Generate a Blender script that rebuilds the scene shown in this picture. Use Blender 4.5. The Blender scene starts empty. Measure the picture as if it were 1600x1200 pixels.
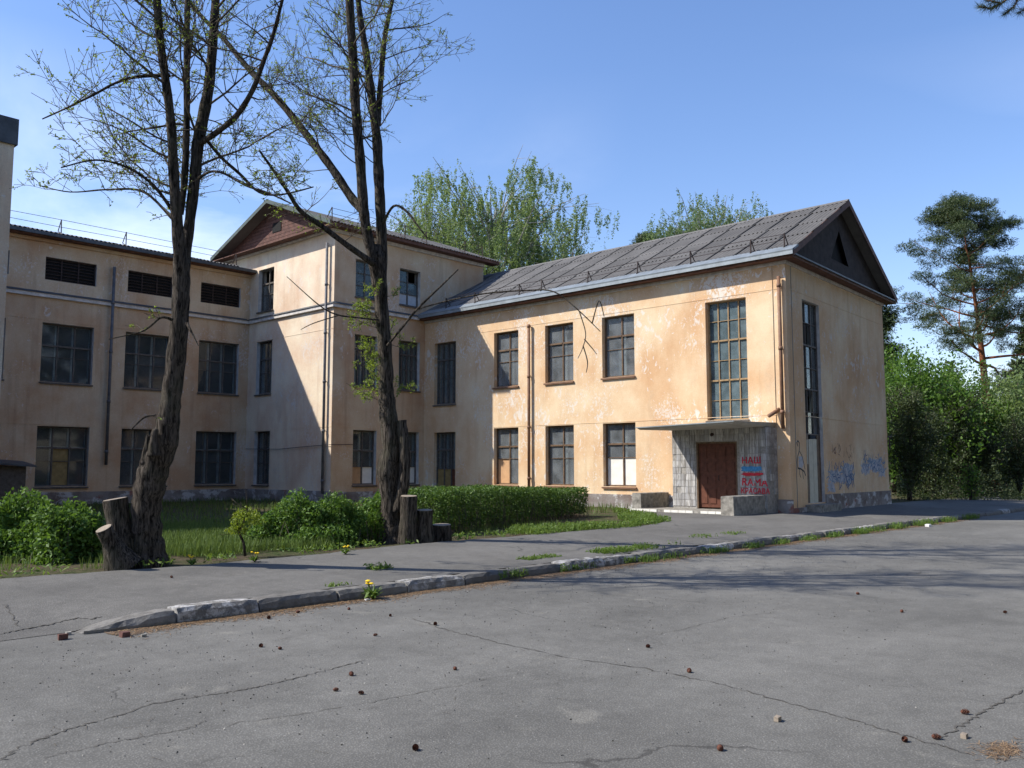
import bpy, math, random
import numpy as np
from mathutils import Vector, Matrix
R = math.radians
random.seed(7); rng = np.random.default_rng(11)
scene = bpy.context.scene
COL = scene.collection
# ------------------------------------------------------------------ camera
FPX, PIT, YAW, CZ = 1385.0, R(5.49), R(42.95), 1.19
fw = np.array([math.cos(YAW)*math.cos(PIT), math.sin(YAW)*math.cos(PIT), math.sin(PIT)])
rt = np.array([math.sin(YAW), -math.cos(YAW), 0.0]); up = np.cross(rt, fw)
CAM = np.array([0, 0, CZ])
cam = bpy.data.cameras.new('camera'); camo = bpy.data.objects.new('camera', cam); COL.objects.link(camo)
cam.sensor_width = 36; cam.lens = FPX/1600*36; cam.clip_end = 3000; cam.clip_start = 0.05
camo.matrix_world = Matrix(((rt[0], up[0], -fw[0], 0), (rt[1], up[1], -fw[1], 0), (rt[2], up[2], -fw[2], CZ), (0, 0, 0, 1)))
scene.camera = camo
# ------------------------------------------------------------------ sky, sun, exposure
TOSUN = Vector((-0.758, 0.652, 0.93)).normalized()
SUN_EL = math.asin(TOSUN.z); SUN_AZ = math.atan2(TOSUN.x, TOSUN.y)
world = bpy.data.worlds.new('World'); scene.world = world; world.use_nodes = True
wn = world.node_tree; wn.nodes.clear()
def wnode(t, **k):
    n = wn.nodes.new(t)
    for a, b in k.items(): setattr(n, a, b)
    return n
sky = wnode('ShaderNodeTexSky', sky_type='NISHITA', sun_disc=False)
sky.sun_elevation = SUN_EL; sky.sun_rotation = SUN_AZ; sky.altitude = 200; sky.air_density = 1.2; sky.dust_density = 0.45; sky.ozone_density = 3.0
tc = wnode('ShaderNodeTexCoord'); sx = wnode('ShaderNodeSeparateXYZ'); wn.links.new(tc.outputs['Generated'], sx.inputs[0])
zc = wnode('ShaderNodeMath', operation='ADD'); wn.links.new(sx.outputs[2], zc.inputs[0]); zc.inputs[1].default_value = 0.16
dx = wnode('ShaderNodeMath', operation='DIVIDE'); dy = wnode('ShaderNodeMath', operation='DIVIDE')
wn.links.new(sx.outputs[0], dx.inputs[0]); wn.links.new(zc.outputs[0], dx.inputs[1]); wn.links.new(sx.outputs[1], dy.inputs[0]); wn.links.new(zc.outputs[0], dy.inputs[1])
cx = wnode('ShaderNodeCombineXYZ'); wn.links.new(dx.outputs[0], cx.inputs[0]); wn.links.new(dy.outputs[0], cx.inputs[1])
n1 = wnode('ShaderNodeTexNoise'); n1.inputs['Scale'].default_value = 0.9; n1.inputs['Detail'].default_value = 7; n1.inputs['Roughness'].default_value = 0.58; n1.inputs['Distortion'].default_value = 0.5
wn.links.new(cx.outputs[0], n1.inputs['Vector'])
n2 = wnode('ShaderNodeTexNoise'); n2.inputs['Scale'].default_value = 0.42; n2.inputs['Detail'].default_value = 2
mp = wnode('ShaderNodeMapping'); mp.inputs['Location'].default_value = (3, 7, 0)
wn.links.new(cx.outputs[0], mp.inputs[0]); wn.links.new(mp.outputs[0], n2.inputs['Vector'])
r1 = wnode('ShaderNodeMapRange'); r1.inputs['From Min'].default_value = 0.36; r1.inputs['From Max'].default_value = 0.66; wn.links.new(n1.outputs[0], r1.inputs[0])
r2 = wnode('ShaderNodeMapRange'); r2.inputs['From Min'].default_value = 0.475; r2.inputs['From Max'].default_value = 0.62; wn.links.new(n2.outputs[0], r2.inputs[0])
r3 = wnode('ShaderNodeMapRange'); r3.inputs['From Min'].default_value = 0.42; r3.inputs['From Max'].default_value = 0.2; wn.links.new(sx.outputs[2], r3.inputs[0])
m1 = wnode('ShaderNodeMath', operation='MULTIPLY'); wn.links.new(r1.outputs[0], m1.inputs[0]); wn.links.new(r2.outputs[0], m1.inputs[1])
m2 = wnode('ShaderNodeMath', operation='MULTIPLY'); wn.links.new(m1.outputs[0], m2.inputs[0]); wn.links.new(r3.outputs[0], m2.inputs[1])
mx = wnode('ShaderNodeMix', data_type='RGBA'); wn.links.new(m2.outputs[0], mx.inputs['Factor']); hsv = wnode('ShaderNodeHueSaturation'); hsv.inputs['Saturation'].default_value = 1.12; wn.links.new(sky.outputs[0], hsv.inputs['Color']); tint = wnode('ShaderNodeMix', data_type='RGBA', blend_type='MULTIPLY'); tint.inputs['Factor'].default_value = 1; tint.inputs['B'].default_value = (1.10, 1.0, 1.10, 1); wn.links.new(hsv.outputs[0], tint.inputs['A']); wn.links.new(tint.outputs['Result'], mx.inputs['A']); mx.inputs['B'].default_value = (9.6, 9.8, 10.2, 1)
bg = wnode('ShaderNodeBackground'); bg.inputs[1].default_value = 0.148; wn.links.new(mx.outputs['Result'], bg.inputs[0])
wo = wnode('ShaderNodeOutputWorld'); wn.links.new(bg.outputs[0], wo.inputs[0])
sun = bpy.data.lights.new('sun', 'SUN'); suno = bpy.data.objects.new('sun', sun); COL.objects.link(suno)
sun.energy = 5.0; sun.angle = R(0.53); sun.color = (1, 0.945, 0.86)
suno.rotation_euler = TOSUN.to_track_quat('Z', 'Y').to_euler(); suno.location = (-20, 30, 40)
scene.view_settings.view_transform = 'Standard'; scene.view_settings.look = 'None'
scene.view_settings.exposure = 0.4; scene.view_settings.gamma = 1; scene.view_settings.use_curve_mapping = False
scene.render.engine = 'CYCLES'
scene.cycles.max_bounces = 5; scene.cycles.diffuse_bounces = 3; scene.cycles.transparent_max_bounces = 8

# ------------------------------------------------------------------ helpers
def at(px, py, d):                       # photograph pixel -> point at a real distance d
    return CAM + (fw + rt*(px-800)/FPX - up*(py-600)/FPX)*d
class MB:
    def __init__(s): s.v = []; s.f = []; s.m = []
    def add(s, vs, fs, m=0):
        b = len(s.v); s.v += [tuple(map(float, v)) for v in vs]
        for f in fs: s.f.append(tuple(b+i for i in f)); s.m.append(m)
    def quad(s, a, b, c, d, m=0): s.add([a, b, c, d], [(0, 1, 2, 3)], m)
    def obox(s, o, a, b, c, m=0):        # origin and three edge vectors
        o, a, b, c = (np.array(q, float) for q in (o, a, b, c))
        if np.dot(np.cross(a, b), c) < 0: a, b = b, a
        s.add([o, o+a, o+a+b, o+b, o+c, o+a+c, o+a+b+c, o+b+c], [(0, 3, 2, 1), (4, 5, 6, 7), (0, 1, 5, 4), (1, 2, 6, 5), (2, 3, 7, 6), (3, 0, 4, 7)], m)
    def box(s, x0, x1, y0, y1, z0, z1, m=0): s.obox((x0, y0, z0), (x1-x0, 0, 0), (0, y1-y0, 0), (0, 0, z1-z0), m)
    def prism(s, poly, d, m=0):          # planar polygon swept by vector d
        n = len(poly); poly = [np.array(p, float) for p in poly]; d = np.array(d, float)
        s.add(poly+[p+d for p in poly], [tuple(range(n))[::-1], tuple(range(n, 2*n))]+[(i, (i+1) % n, n+(i+1) % n, n+i) for i in range(n)], m)
    def tube(s, pts, rad, sides=6, m=0, cap=True, jit=0.0):
        pts = [np.array(p, float) for p in pts]; n = len(pts); b = len(s.v); prev = None
        for i, p in enumerate(pts):
            t = pts[min(i+1, n-1)]-pts[max(i-1, 0)]; t = t/(np.linalg.norm(t)+1e-9)
            if prev is None:
                a = np.cross(t, (0.31, 0.95, 0.05)) if abs(t[1]) < .9 else np.cross(t, (1, 0, 0))
            else: a = prev-t*np.dot(prev, t)
            a = a/(np.linalg.norm(a)+1e-9); prev = a; c = np.cross(t, a); r = rad[i] if hasattr(rad, '__len__') else rad
            for k in range(sides):
                q = 2*math.pi*k/sides; rr = r*(1+(random.uniform(-jit, jit) if jit else 0))
                v = p+(a*math.cos(q)+c*math.sin(q))*rr; s.v.append((float(v[0]), float(v[1]), float(v[2])))
        for i in range(n-1):
            for k in range(sides):
                k2 = (k+1) % sides; s.f.append((b+i*sides+k, b+i*sides+k2, b+(i+1)*sides+k2, b+(i+1)*sides+k)); s.m.append(m)
        if cap:
            s.f.append(tuple(b+k for k in range(sides))[::-1]); s.m.append(m); s.f.append(tuple(b+(n-1)*sides+k for k in range(sides))); s.m.append(m)
    def build(s, name, mats, parent=None, smooth=False, origin=None):
        me = bpy.data.meshes.new(name); v = s.v
        if origin is not None: v = [(a-origin[0], b-origin[1], c-origin[2]) for a, b, c in v]
        me.from_pydata(v, [], s.f); mats = mats if isinstance(mats, (list, tuple)) else [mats]
        for m in mats: me.materials.append(m)
        if len(mats) > 1: me.polygons.foreach_set('material_index', s.m)
        if smooth: me.polygons.foreach_set('use_smooth', [True]*len(s.f))
        me.update(); o = link(name, me, parent)
        if origin is not None: o.location = origin
        return o
def link(name, me, parent=None):
    o = bpy.data.objects.new(name, me); COL.objects.link(o)
    if parent is not None:
        o.parent = parent
        if parent.type == 'EMPTY': o.matrix_parent_inverse = Matrix.Translation(-Vector(parent.location))
    return o
def empty(name, loc):
    o = bpy.data.objects.new(name, None); o.location = loc; o.empty_display_size = .2; COL.objects.link(o); return o
def tag(o, label=None, cat=None, group=None, kind=None):
    if label: o['label'] = label
    if cat: o['category'] = cat
    if group: o['group'] = group
    if kind: o['kind'] = kind
    return o
def quads_mesh(name, Q, mat, parent=None):   # Q: (n,4,3) array of leaf quads -> one mesh
    n = len(Q); me = bpy.data.meshes.new(name); me.vertices.add(n*4); me.vertices.foreach_set('co', Q.reshape(-1).astype(np.float32))
    me.loops.add(n*4); me.loops.foreach_set('vertex_index', np.arange(n*4, dtype=np.int32)); me.polygons.add(n)
    me.polygons.foreach_set('loop_start', np.arange(0, n*4, 4, dtype=np.int32)); me.polygons.foreach_set('loop_total', np.full(n, 4, np.int32))
    me.materials.append(mat); me.update(calc_edges=True); me.validate(); return link(name, me, parent)
def unit(a): return a/(np.linalg.norm(a, axis=-1, keepdims=True)+1e-9)
def leafquads(P, s, asp=0.42, down=0.0, flat=0.0):
    P = np.asarray(P, float); n = len(P); t = rng.normal(size=(n, 3)); t[:, 2] -= down*1.2; t[:, 2] *= (1-flat*.8); t = unit(t)
    b = unit(np.cross(t, rng.normal(size=(n, 3)))); ss = (s*rng.uniform(.6, 1.25, n))[:, None]
    nn = np.cross(t, b)
    return np.stack([P-t*ss, P+b*ss*asp+nn*ss*.12, P+t*ss, P-b*ss*asp+nn*ss*.12], 1)

# ------------------------------------------------------------------ materials
class NT:
    def __init__(s, name, rough=.8, spec=.3):
        s.mat = bpy.data.materials.new(name); s.mat.use_nodes = True; s.t = s.mat.node_tree
        s.b = s.t.nodes['Principled BSDF']; s.b.inputs['Roughness'].default_value = rough; s.b.inputs['Specular IOR Level'].default_value = spec
        s.out = s.t.nodes['Material Output']; s._c = None
    def n(s, t, **k):
        x = s.t.nodes.new(t)
        for a, b in k.items(): setattr(x, a, b)
        return x
    def l(s, a, b): s.t.links.new(a, b)
    def co(s, scale=(1, 1, 1), loc=(0, 0, 0)):
        if s._c is None: s._c = s.n('ShaderNodeNewGeometry')
        m = s.n('ShaderNodeMapping'); s.l(s._c.outputs['Position'], m.inputs[0]); m.inputs['Scale'].default_value = scale; m.inputs['Location'].default_value = loc; return m.outputs[0]
    def noise(s, scale, detail=4, rough=.55, sc=(1, 1, 1), loc=(0, 0, 0), dist=0):
        x = s.n('ShaderNodeTexNoise'); x.inputs['Scale'].default_value = scale; x.inputs['Detail'].default_value = detail; x.inputs['Roughness'].default_value = rough; x.inputs['Distortion'].default_value = dist
        s.l(s.co(sc, loc), x.inputs['Vector']); return x.outputs[0]
    def rng(s, v, a, b, c=0., d=1.):
        x = s.n('ShaderNodeMapRange'); x.clamp = True; s.l(v, x.inputs[0])
        for i, q in zip((1, 2, 3, 4), (a, b, c, d)): x.inputs[i].default_value = q
        return x.outputs[0]
    def math(s, op, a, b=None):
        x = s.n('ShaderNodeMath', operation=op)
        for i, q in enumerate((a, b)):
            if q is None: continue
            if isinstance(q, (int, float)): x.inputs[i].default_value = q
            else: s.l(q, x.inputs[i])
        return x.outputs[0]
    def mix(s, f, a, b, blend='MIX'):
        x = s.n('ShaderNodeMix', data_type='RGBA', blend_type=blend)
        for i, q in zip(('Factor', 'A', 'B'), (f, a, b)):
            if isinstance(q, (int, float)): x.inputs[i].default_value = q
            elif isinstance(q, tuple): x.inputs[i].default_value = q+(1,) if len(q) == 3 else q
            else: s.l(q, x.inputs[i])
        return x.outputs['Result']
    def col(s, c):
        if isinstance(c, tuple): s.b.inputs['Base Color'].default_value = c+(1,)
        else: s.l(c, s.b.inputs['Base Color'])
    def bump(s, h, strength=.4, dist=.02):
        x = s.n('ShaderNodeBump'); x.inputs['Strength'].default_value = strength; x.inputs['Distance'].default_value = dist; s.l(h, x.inputs['Height']); s.l(x.outputs[0], s.b.inputs['Normal'])
    def island(s): return s.n('ShaderNodeNewGeometry').outputs['Random Per Island']
def simple(name, c, rough=.8, var=.25, sc=6, spec=.3, metal=0, bump=0.15):
    m = NT(name, rough, spec); a = tuple(x*(1-var) for x in c); b = tuple(min(1, x*(1+var)) for x in c)
    f = m.rng(m.noise(sc, 6, .62), .3, .7); m.col(m.mix(f, a, b)); m.b.inputs['Metallic'].default_value = metal
    if bump: m.bump(m.noise(sc*6, 4), bump, .01)
    return m.mat
def plaster(name, hue=(0.64, 0.415, 0.235), peel=.5, white=(.66, .58, .50), dark=0.0, streak=1.0):
    m = NT(name, .92, .15)
    pale = tuple(min(1, h*1.0+.21*k) for h, k in zip(hue, (.5, .85, .75))); deep = (hue[0]*.8, hue[1]*.66, hue[2]*.55)
    c = m.mix(m.rng(m.noise(.55, 6, .62), .36, .64), hue, pale)
    c = m.mix(m.rng(m.noise(1.1, 5, .6, (1, 1, .35), (5, 2, 1)), .50, .72, 0, .45), c, deep)
    st = m.rng(m.noise(2.2, 4, .6, (1.6, 1.6, .12), (3, 7, 0)), .54, .74, 0, .32*streak); c = m.mix(st, c, (hue[0]*.62, hue[1]*.6, hue[2]*.62))
    # old dirt blooms
    g = m.rng(m.noise(.8, 7, .65, (1, 1, .7), (11, 4, 9)), .57, .74, 0, .28); c = m.mix(g, c, (.34, .29, .24))
    # peeled paint: clustered flakes of pale under-plaster
    big = m.noise(.42, 3, .5, (1, 1, 1), (2.7, 8.1, 4.4)); fl = m.noise(5.5, 8, .68, (1, 1, .62), (1, 2, 3), .6)
    ed = m.math('ADD', m.math('MULTIPLY', fl, .78), m.math('MULTIPLY', big, .42))
    pk = m.rng(ed, .742-.045*peel, .752-.045*peel); c = m.mix(m.math('MULTIPLY', pk, .85), c, white)
    fk = m.math('ADD', m.math('MULTIPLY', m.noise(15, 7, .7, (1, 1, .7), (7, 1, 5), .8), .72), m.math('MULTIPLY', m.noise(.7, 3, .5, (1, 1, 1), (6.1, 2.2, 8.8)), .5)); pk2 = m.rng(fk, .735-.03*peel, .742-.03*peel); c = m.mix(m.math('MULTIPLY', pk2, .8), c, white); pk = m.math('MAXIMUM', pk, pk2)
    fine = m.rng(m.noise(26, 6, .7), .3, .7, .90, 1.08); c2 = m.n('ShaderNodeHueSaturation'); m.l(fine, c2.inputs['Value']); m.l(c, c2.inputs['Color']); m.col(c2.outputs[0])
    h = m.math('SUBTRACT', m.math('ADD', m.noise(38, 5, .6), m.math('MULTIPLY', m.noise(6, 4), .8)), m.math('MULTIPLY', pk, .9)); m.bump(h, .35, .012)
    return m.mat
MAT = {}
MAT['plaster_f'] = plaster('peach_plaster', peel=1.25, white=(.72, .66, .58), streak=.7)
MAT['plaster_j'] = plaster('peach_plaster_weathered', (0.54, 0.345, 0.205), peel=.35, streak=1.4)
MAT['plaster_g'] = plaster('peach_plaster_gable_end', peel=.55, white=(.66, .60, .53))
MAT['plaster_h'] = plaster('peach_plaster_pale', (0.66, 0.49, 0.35), peel=.6, white=(.68, .62, .56))  # same peach paint; paler hue holds the sun's overexposure of the side wall
MAT['reveal'] = simple('reveal_whitewash', (.52, .50, .47), .9, .25, 4)
MAT['white_trim'] = simple('white_trim_paint', (.58, .54, .49), .85, .28, 5)
MAT['cream'] = simple('cream_board_paint', (.52, .49, .38), .7, .12, 5)
MAT['white_board'] = simple('white_painted_board', (.74, .72, .65), .65, .1, 4)
MAT['plywood'] = simple('plywood', (.52, .31, .16), .7, .2, 3)
MAT['ochre_board'] = simple('ochre_board', (.28, .2, .08), .7, .3, 5)
MAT['frame'] = simple('brown_frame_paint', (.13, .082, .048), .6, .45, 8)
MAT['frame_grey'] = simple('worn_grey_brown_frame', (.115, .10, .085), .7, .4, 8)
MAT['frame_tan'] = simple('tan_frame_paint', (.30, .20, .10), .6, .3, 9)
MAT['inner_white'] = simple('inner_white_frame', (.62, .62, .60), .6, .12, 6)
MAT['curtain'] = simple('net_curtain', (.50, .52, .53), .9, .15, 3)
MAT['interior'] = simple('interior_plaster', (.30, .29, .26), .9, .2, 1)
MAT['soffit'] = simple('red_brown_soffit', (.12, .055, .036), .7, .45, 6)
MAT['gable'] = simple('dark_gable_boards', (.040, .031, .028), .85, .4, 5)
MAT['redgable'] = simple('red_gable_boards', (.105, .05, .038), .8, .45, 5)
MAT['black'] = simple('black_void', (.008, .008, .008), .9, .1)  # flat black painted in for the darkness of vents and slatted windows
MAT['metal'] = simple('galvanised_metal', (.23, .26, .275), .6, .22, 3, .5, .35)
MAT['metal_dark'] = simple('dark_weathered_metal', (.085, .095, .105), .55, .35, 3, .4, .2)
MAT['green_metal'] = simple('green_verge_metal', (.065, .085, .072), .55, .3, 4)
MAT['pipe_brown'] = simple('brown_pipe_paint', (.21, .115, .07), .55, .3, 6)
MAT['pipe_grey'] = simple('grey_pipe_metal', (.13, .13, .135), .6, .3, 6)
MAT['iron'] = simple('rusty_iron', (.045, .030, .026), .7, .4, 12)
MAT['concrete'] = simple('weathered_concrete', (.25, .235, .205), .95, .5, 7, .2, 0, .6)
MAT['canopy'] = simple('grey_canopy_render', (.40, .38, .34), .9, .2, 4)
MAT['door'] = simple('oxblood_door_paint', (.115, .042, .024), .55, .3, 7)
MAT['red_paint'] = simple('red_spray_paint', (.55, .03, .05), .6, .25, 20)
MAT['blue_paint'] = simple('blue_spray_paint', (.06, .26, .50), .6, .25, 20)
MAT['faded_blue'] = simple('faded_blue_spray', (.13, .22, .32), .7, .3, 20)
MAT['navy_paint'] = simple('navy_spray_paint', (.04, .09, .22), .6, .3, 20)
MAT['dark_paint'] = simple('black_spray_paint', (.02, .02, .022), .6, .3, 20)
MAT['smear'] = simple('pale_smeared_paint', (.42, .42, .44), .9, .3, 5)
MAT['paper'] = simple('white_paper', (.75, .74, .72), .8, .05)
MAT['brick_red'] = simple('brick_fragment', (.13, .062, .05), .9, .3, 40)
def _pl():
    m = NT('plinth_render', .95, .15); c = m.mix(m.rng(m.noise(1.3, 6, .65), .35, .62), (.17, .13, .11), (.30, .28, .26))
    c = m.mix(m.rng(m.noise(1.7, 7, .7, (1, 1, 1.6), (4, 4, 4)), .52, .58, 0, .85), c, (.56, .55, .53)); c = m.mix(m.rng(m.noise(1.1, 5, .6, (1, 1, 1), (9, 1, 7)), .60, .64, 0, .8), c, (.26, .09, .06))
    m.col(c); m.bump(m.noise(14, 6, .7), .7, .03); return m.mat
MAT['plinth'] = _pl()
def _tile():
    m = NT('old_facing_tile', .45, .45); i = m.n('ShaderNodeObjectInfo').outputs['Random']; c = m.mix(i, (.36, .36, .365), (.56, .55, .53))
    c = m.mix(m.rng(m.noise(1.6, 8, .78, (1, 6, .55), (0, 0, 0), 1.6), .44, .56, 0, .8), c, (.17, .155, .135)); m.col(c); m.bump(m.noise(30, 5), .3, .006); return m.mat
MAT['tile'] = _tile()
MAT['tile_bed'] = simple('tile_mortar', (.30, .285, .26), .95, .3, 14)
def _slate():
    m = NT('asbestos_cement_sheet', .9, .2); i = m.n('ShaderNodeObjectInfo').outputs['Random']; c = m.mix(i, (.125, .120, .113), (.175, .168, .158))
    c = m.mix(m.rng(m.noise(1.2, 6, .65), .42, .7, 0, .6), c, (.085, .082, .078)); c = m.mix(m.rng(m.noise(9, 5, .7), .58, .72, 0, .4), c, (.24, .23, .215)); m.col(c); m.bump(m.noise(40, 4), .2, .006); return m.mat
MAT['slate'] = _slate()
def _glass(name, dirt, dc, trans=(.82, .87, .88)):
    m = NT(name); m.t.nodes.remove(m.b); fr = m.n('ShaderNodeFresnel'); fr.inputs[0].default_value = 1.5
    g = m.n('ShaderNodeBsdfGlossy'); g.inputs['Roughness'].default_value = .04; t = m.n('ShaderNodeBsdfTransparent'); t.inputs[0].default_value = trans+(1,)
    d = m.n('ShaderNodeBsdfDiffuse'); d.inputs[0].default_value = dc+(1,); a = m.n('ShaderNodeMixShader'); m.l(m.math('MULTIPLY', fr.outputs[0], .4), a.inputs[0]); m.l(t.outputs[0], a.inputs[1]); m.l(g.outputs[0], a.inputs[2])
    b = m.n('ShaderNodeMixShader'); m.l(m.rng(m.noise(2.4, 5, .6), .3, .75, dirt*.5, dirt*1.5), b.inputs[0]); m.l(a.outputs[0], b.inputs[1]); m.l(d.outputs[0], b.inputs[2]); m.l(b.outputs[0], m.out.inputs[0])
    bp = m.n('ShaderNodeBump'); bp.inputs['Strength'].default_value = .06; bp.inputs['Distance'].default_value = .02; m.l(m.noise(1.6, 2), bp.inputs['Height']); m.l(bp.outputs[0], g.inputs['Normal']); return m.mat
MAT['glass_sunny'] = _glass('paler_dusty_glass', .26, (.34, .36, .37))  # heavier, paler dust than on the other panes
MAT['glass'] = _glass('dusty_window_glass', .16, (.24, .26, .265))
MAT['glass_hall'] = _glass('milky_stair_glass', .42, (.22, .29, .31), (.5, .6, .62))
def _asph(name, base, seamy=False):
    m = NT(name, .93, .25); c = m.mix(m.rng(m.noise(.28, 7, .66, (1, 1.6, 1)), .36, .64), tuple(x*.80 for x in base), tuple(x*1.14 for x in base)); c = m.mix(m.rng(m.noise(.9, 8, .72, (1, 1, 1), (21, 5, 0)), .56, .66, 0, .45), c, tuple(x*.6 for x in base)); c = m.mix(m.rng(m.noise(1.6, 7, .7, (1, 1, 1), (2, 15, 0)), .60, .68, 0, .5), c, (base[0]*1.45, base[1]*1.42, base[2]*1.35))
    c = m.mix(m.rng(m.noise(1.1, 5, .65, (1.5, .45, 1), (3, 3, 0)), .54, .74, 0, .45), c, tuple(x*.66 for x in base))
    v = m.n('ShaderNodeTexVoronoi'); v.inputs['Scale'].default_value = 70; m.l(m.co(), v.inputs['Vector']); sp = m.rng(v.outputs['Distance'], .05, .5, 1.34, .78)
    sp = m.math('MULTIPLY', sp, m.rng(m.noise(5, 7, .75, (1, 1, 1), (8, 3, 1)), .3, .7, .86, 1.14)); hs = m.n('ShaderNodeHueSaturation'); m.l(sp, hs.inputs['Value']); m.l(c, hs.inputs['Color']); c = hs.outputs[0]
    v2 = m.n('ShaderNodeTexVoronoi'); v2.inputs['Scale'].default_value = 21; m.l(m.co((1, 1, 1), (.3, .7, 0)), v2.inputs['Vector']); c = m.mix(m.rng(v2.outputs['Distance'], .055, .085, .75, 0), c, (.42, .41, .39))
    v3 = m.n('ShaderNodeTexVoronoi'); v3.inputs['Scale'].default_value = 13; m.l(m.co((1, 1, 1), (5.3, 2.7, 0)), v3.inputs['Vector']); c = m.mix(m.rng(v3.outputs['Distance'], .05, .075, .8, 0), c, (.05, .045, .042))
    # hairline cracks
    w = m.n('ShaderNodeTexVoronoi', feature='DISTANCE_TO_EDGE'); w.inputs['Scale'].default_value = .33
    nz = m.n('ShaderNodeTexNoise'); nz.inputs['Scale'].default_value = 1.6; nz.inputs['Detail'].default_value = 6; m.l(m.co(), nz.inputs['Vector'])
    ad = m.n('ShaderNodeVectorMath', operation='MULTIPLY_ADD'); m.l(nz.outputs['Color'], ad.inputs[0]); ad.inputs[1].default_value = (.9, .9, 0); m.l(m.co((1, .55, 1)), ad.inputs[2]); m.l(ad.outputs[0], w.inputs['Vector'])
    k = m.math('MULTIPLY', m.rng(w.outputs['Distance'], .002, .006, 1, 0), m.rng(m.noise(.5, 3), .56, .66, 0, .6)); c = m.mix(k, c, (.035, .033, .03)); m.col(c)
    h = m.math('SUBTRACT', m.math('ADD', m.rng(v.outputs['Distance'], 0, .6, 1, 0), m.noise(9, 4)), k); m.bump(h, .35, .006); return m.mat
MAT['road'] = _asph('old_asphalt', (.168, .164, .149)); MAT['walk'] = _asph('pavement_asphalt', (.155, .149, .135))
MAT['crack'] = simple('crack_dirt', (.085, .079, .069), .95, .4, 30)
def _gnd():
    m = NT('soil_and_moss', .95, .1); c = m.mix(m.rng(m.noise(1.2, 7, .7), .4, .6), (.085, .062, .042), (.045, .065, .02)); c = m.mix(m.rng(m.noise(14, 5, .7), .5, .7), c, (.14, .11, .075)); m.col(c); m.bump(m.noise(20, 6, .7), .8, .04); return m.mat
MAT['ground'] = _gnd()
def _kerb():
    m = NT('kerb_concrete', .95, .15); i = m.n('ShaderNodeObjectInfo').outputs['Random']; c = m.mix(i, (.15, .142, .13), (.23, .22, .20)); c = m.mix(m.rng(m.noise(5, 7, .75), .45, .6, 0, .7), c, (.10, .094, .085))
    lim = m.math('MULTIPLY', m.rng(m.noise(6.5, 8, .75, (1, 1, 1), (3, 1, 2)), .46, .56), m.rng(m.math('FRACT', m.math('MULTIPLY', i, 7.3)), .55, .95)); c = m.mix(m.math('MULTIPLY', lim, .8), c, (.55, .54, .52)); m.col(c); m.bump(m.noise(16, 7, .75), .8, .02); return m.mat
MAT['kerb'] = _kerb()
def _bark(name, a, b, sc=1., strength=1.):
    m = NT(name, .95, .1); f = m.noise(9*sc, 8, .68, (1, 1, .12), (0, 0, 0), .9); f2 = m.noise(2.5, 3); r = m.rng(f, .40, .60); c = m.mix(r, a, b); c = m.mix(m.rng(f2, .5, .75, 0, .4), c, (.11, .115, .07)); m.col(c)
    m.bump(m.math('ADD', f, m.math('MULTIPLY', m.noise(30*sc, 4), .25)), strength, .09 if sc > 2 else .06); return m.mat
MAT['bark'] = _bark('furrowed_bark', (.014, .012, .010), (.165, .14, .115), 3.2, 1.0); MAT['twig'] = simple('twig_bark', (.095, .078, .058), .9, .35, 5, .2, 0, 0)
MAT['deadwood'] = simple('bare_dead_wood', (.30, .25, .19), .9, .3, 6); MAT['cutwood'] = simple('sawn_wood_end', (.27, .225, .175), .9, .3, 14)
MAT['pinebark'] = _bark('orange_pine_bark', (.15, .062, .034), (.34, .135, .07), .8, .6); MAT['birchbark'] = _bark('white_birch_bark', (.16, .15, .14), (.60, .58, .54), .6, .3)
def _leaf(name, a, b, trans=.35, rough=.55):
    m = NT(name, rough, .35); c = m.mix(m.island(), a, b); m.col(c); t = m.n('ShaderNodeBsdfTranslucent'); m.l(m.mix(.5, c, (b[0]*1.5, b[1]*1.5, b[2]*.7)), t.inputs[0])
    x = m.n('ShaderNodeMixShader'); x.inputs[0].default_value = trans; m.l(m.b.outputs[0], x.inputs[1]); m.l(t.outputs[0], x.inputs[2]); m.l(x.outputs[0], m.out.inputs[0]); return m.mat
MAT['leaf_spring'] = _leaf('new_spring_leaf', (.13, .19, .022), (.26, .34, .05), .4); MAT['leaf_hedge'] = _leaf('hedge_leaf', (.035, .082, .014), (.11, .185, .035), .3, .6)
MAT['leaf_shrub'] = _leaf('lilac_leaf', (.045, .105, .018), (.135, .235, .04), .32, .62); MAT['leaf_yellow'] = _leaf('currant_leaf', (.12, .19, .02), (.24, .30, .035), .4)
MAT['leaf_birch'] = _leaf('birch_leaf', (.10, .155, .055), (.225, .30, .125), .45); MAT['leaf_birch2'] = _leaf('cool_birch_leaf', (.09, .145, .06), (.20, .27, .13), .45)
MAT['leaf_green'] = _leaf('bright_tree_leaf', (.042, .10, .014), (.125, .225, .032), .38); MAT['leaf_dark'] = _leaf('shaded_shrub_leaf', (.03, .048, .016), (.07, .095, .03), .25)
MAT['needle'] = _leaf('pine_needle', (.026, .046, .016), (.085, .118, .042), .14); MAT['grass'] = _leaf('grass_blade', (.045, .088, .018), (.14, .20, .05), .35); MAT['weed'] = _leaf('weed_leaf', (.06, .125, .02), (.17, .25, .05), .35)
MAT['grit'] = _leaf('grit', (.05, .046, .04), (.26, .25, .23), 0.)
MAT['litter'] = _leaf('dry_needle_litter', (.12, .072, .038), (.36, .24, .13), .1); MAT['yellow'] = simple('dandelion_yellow', (.80, .55, .02), .7, .1, 30)
def _cone():
    m = NT('pine_cone_scale', .8, .2); m.col(m.mix(m.island(), (.05, .022, .016), (.17, .07, .045))); return m.mat
MAT['cone'] = _cone()

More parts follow.
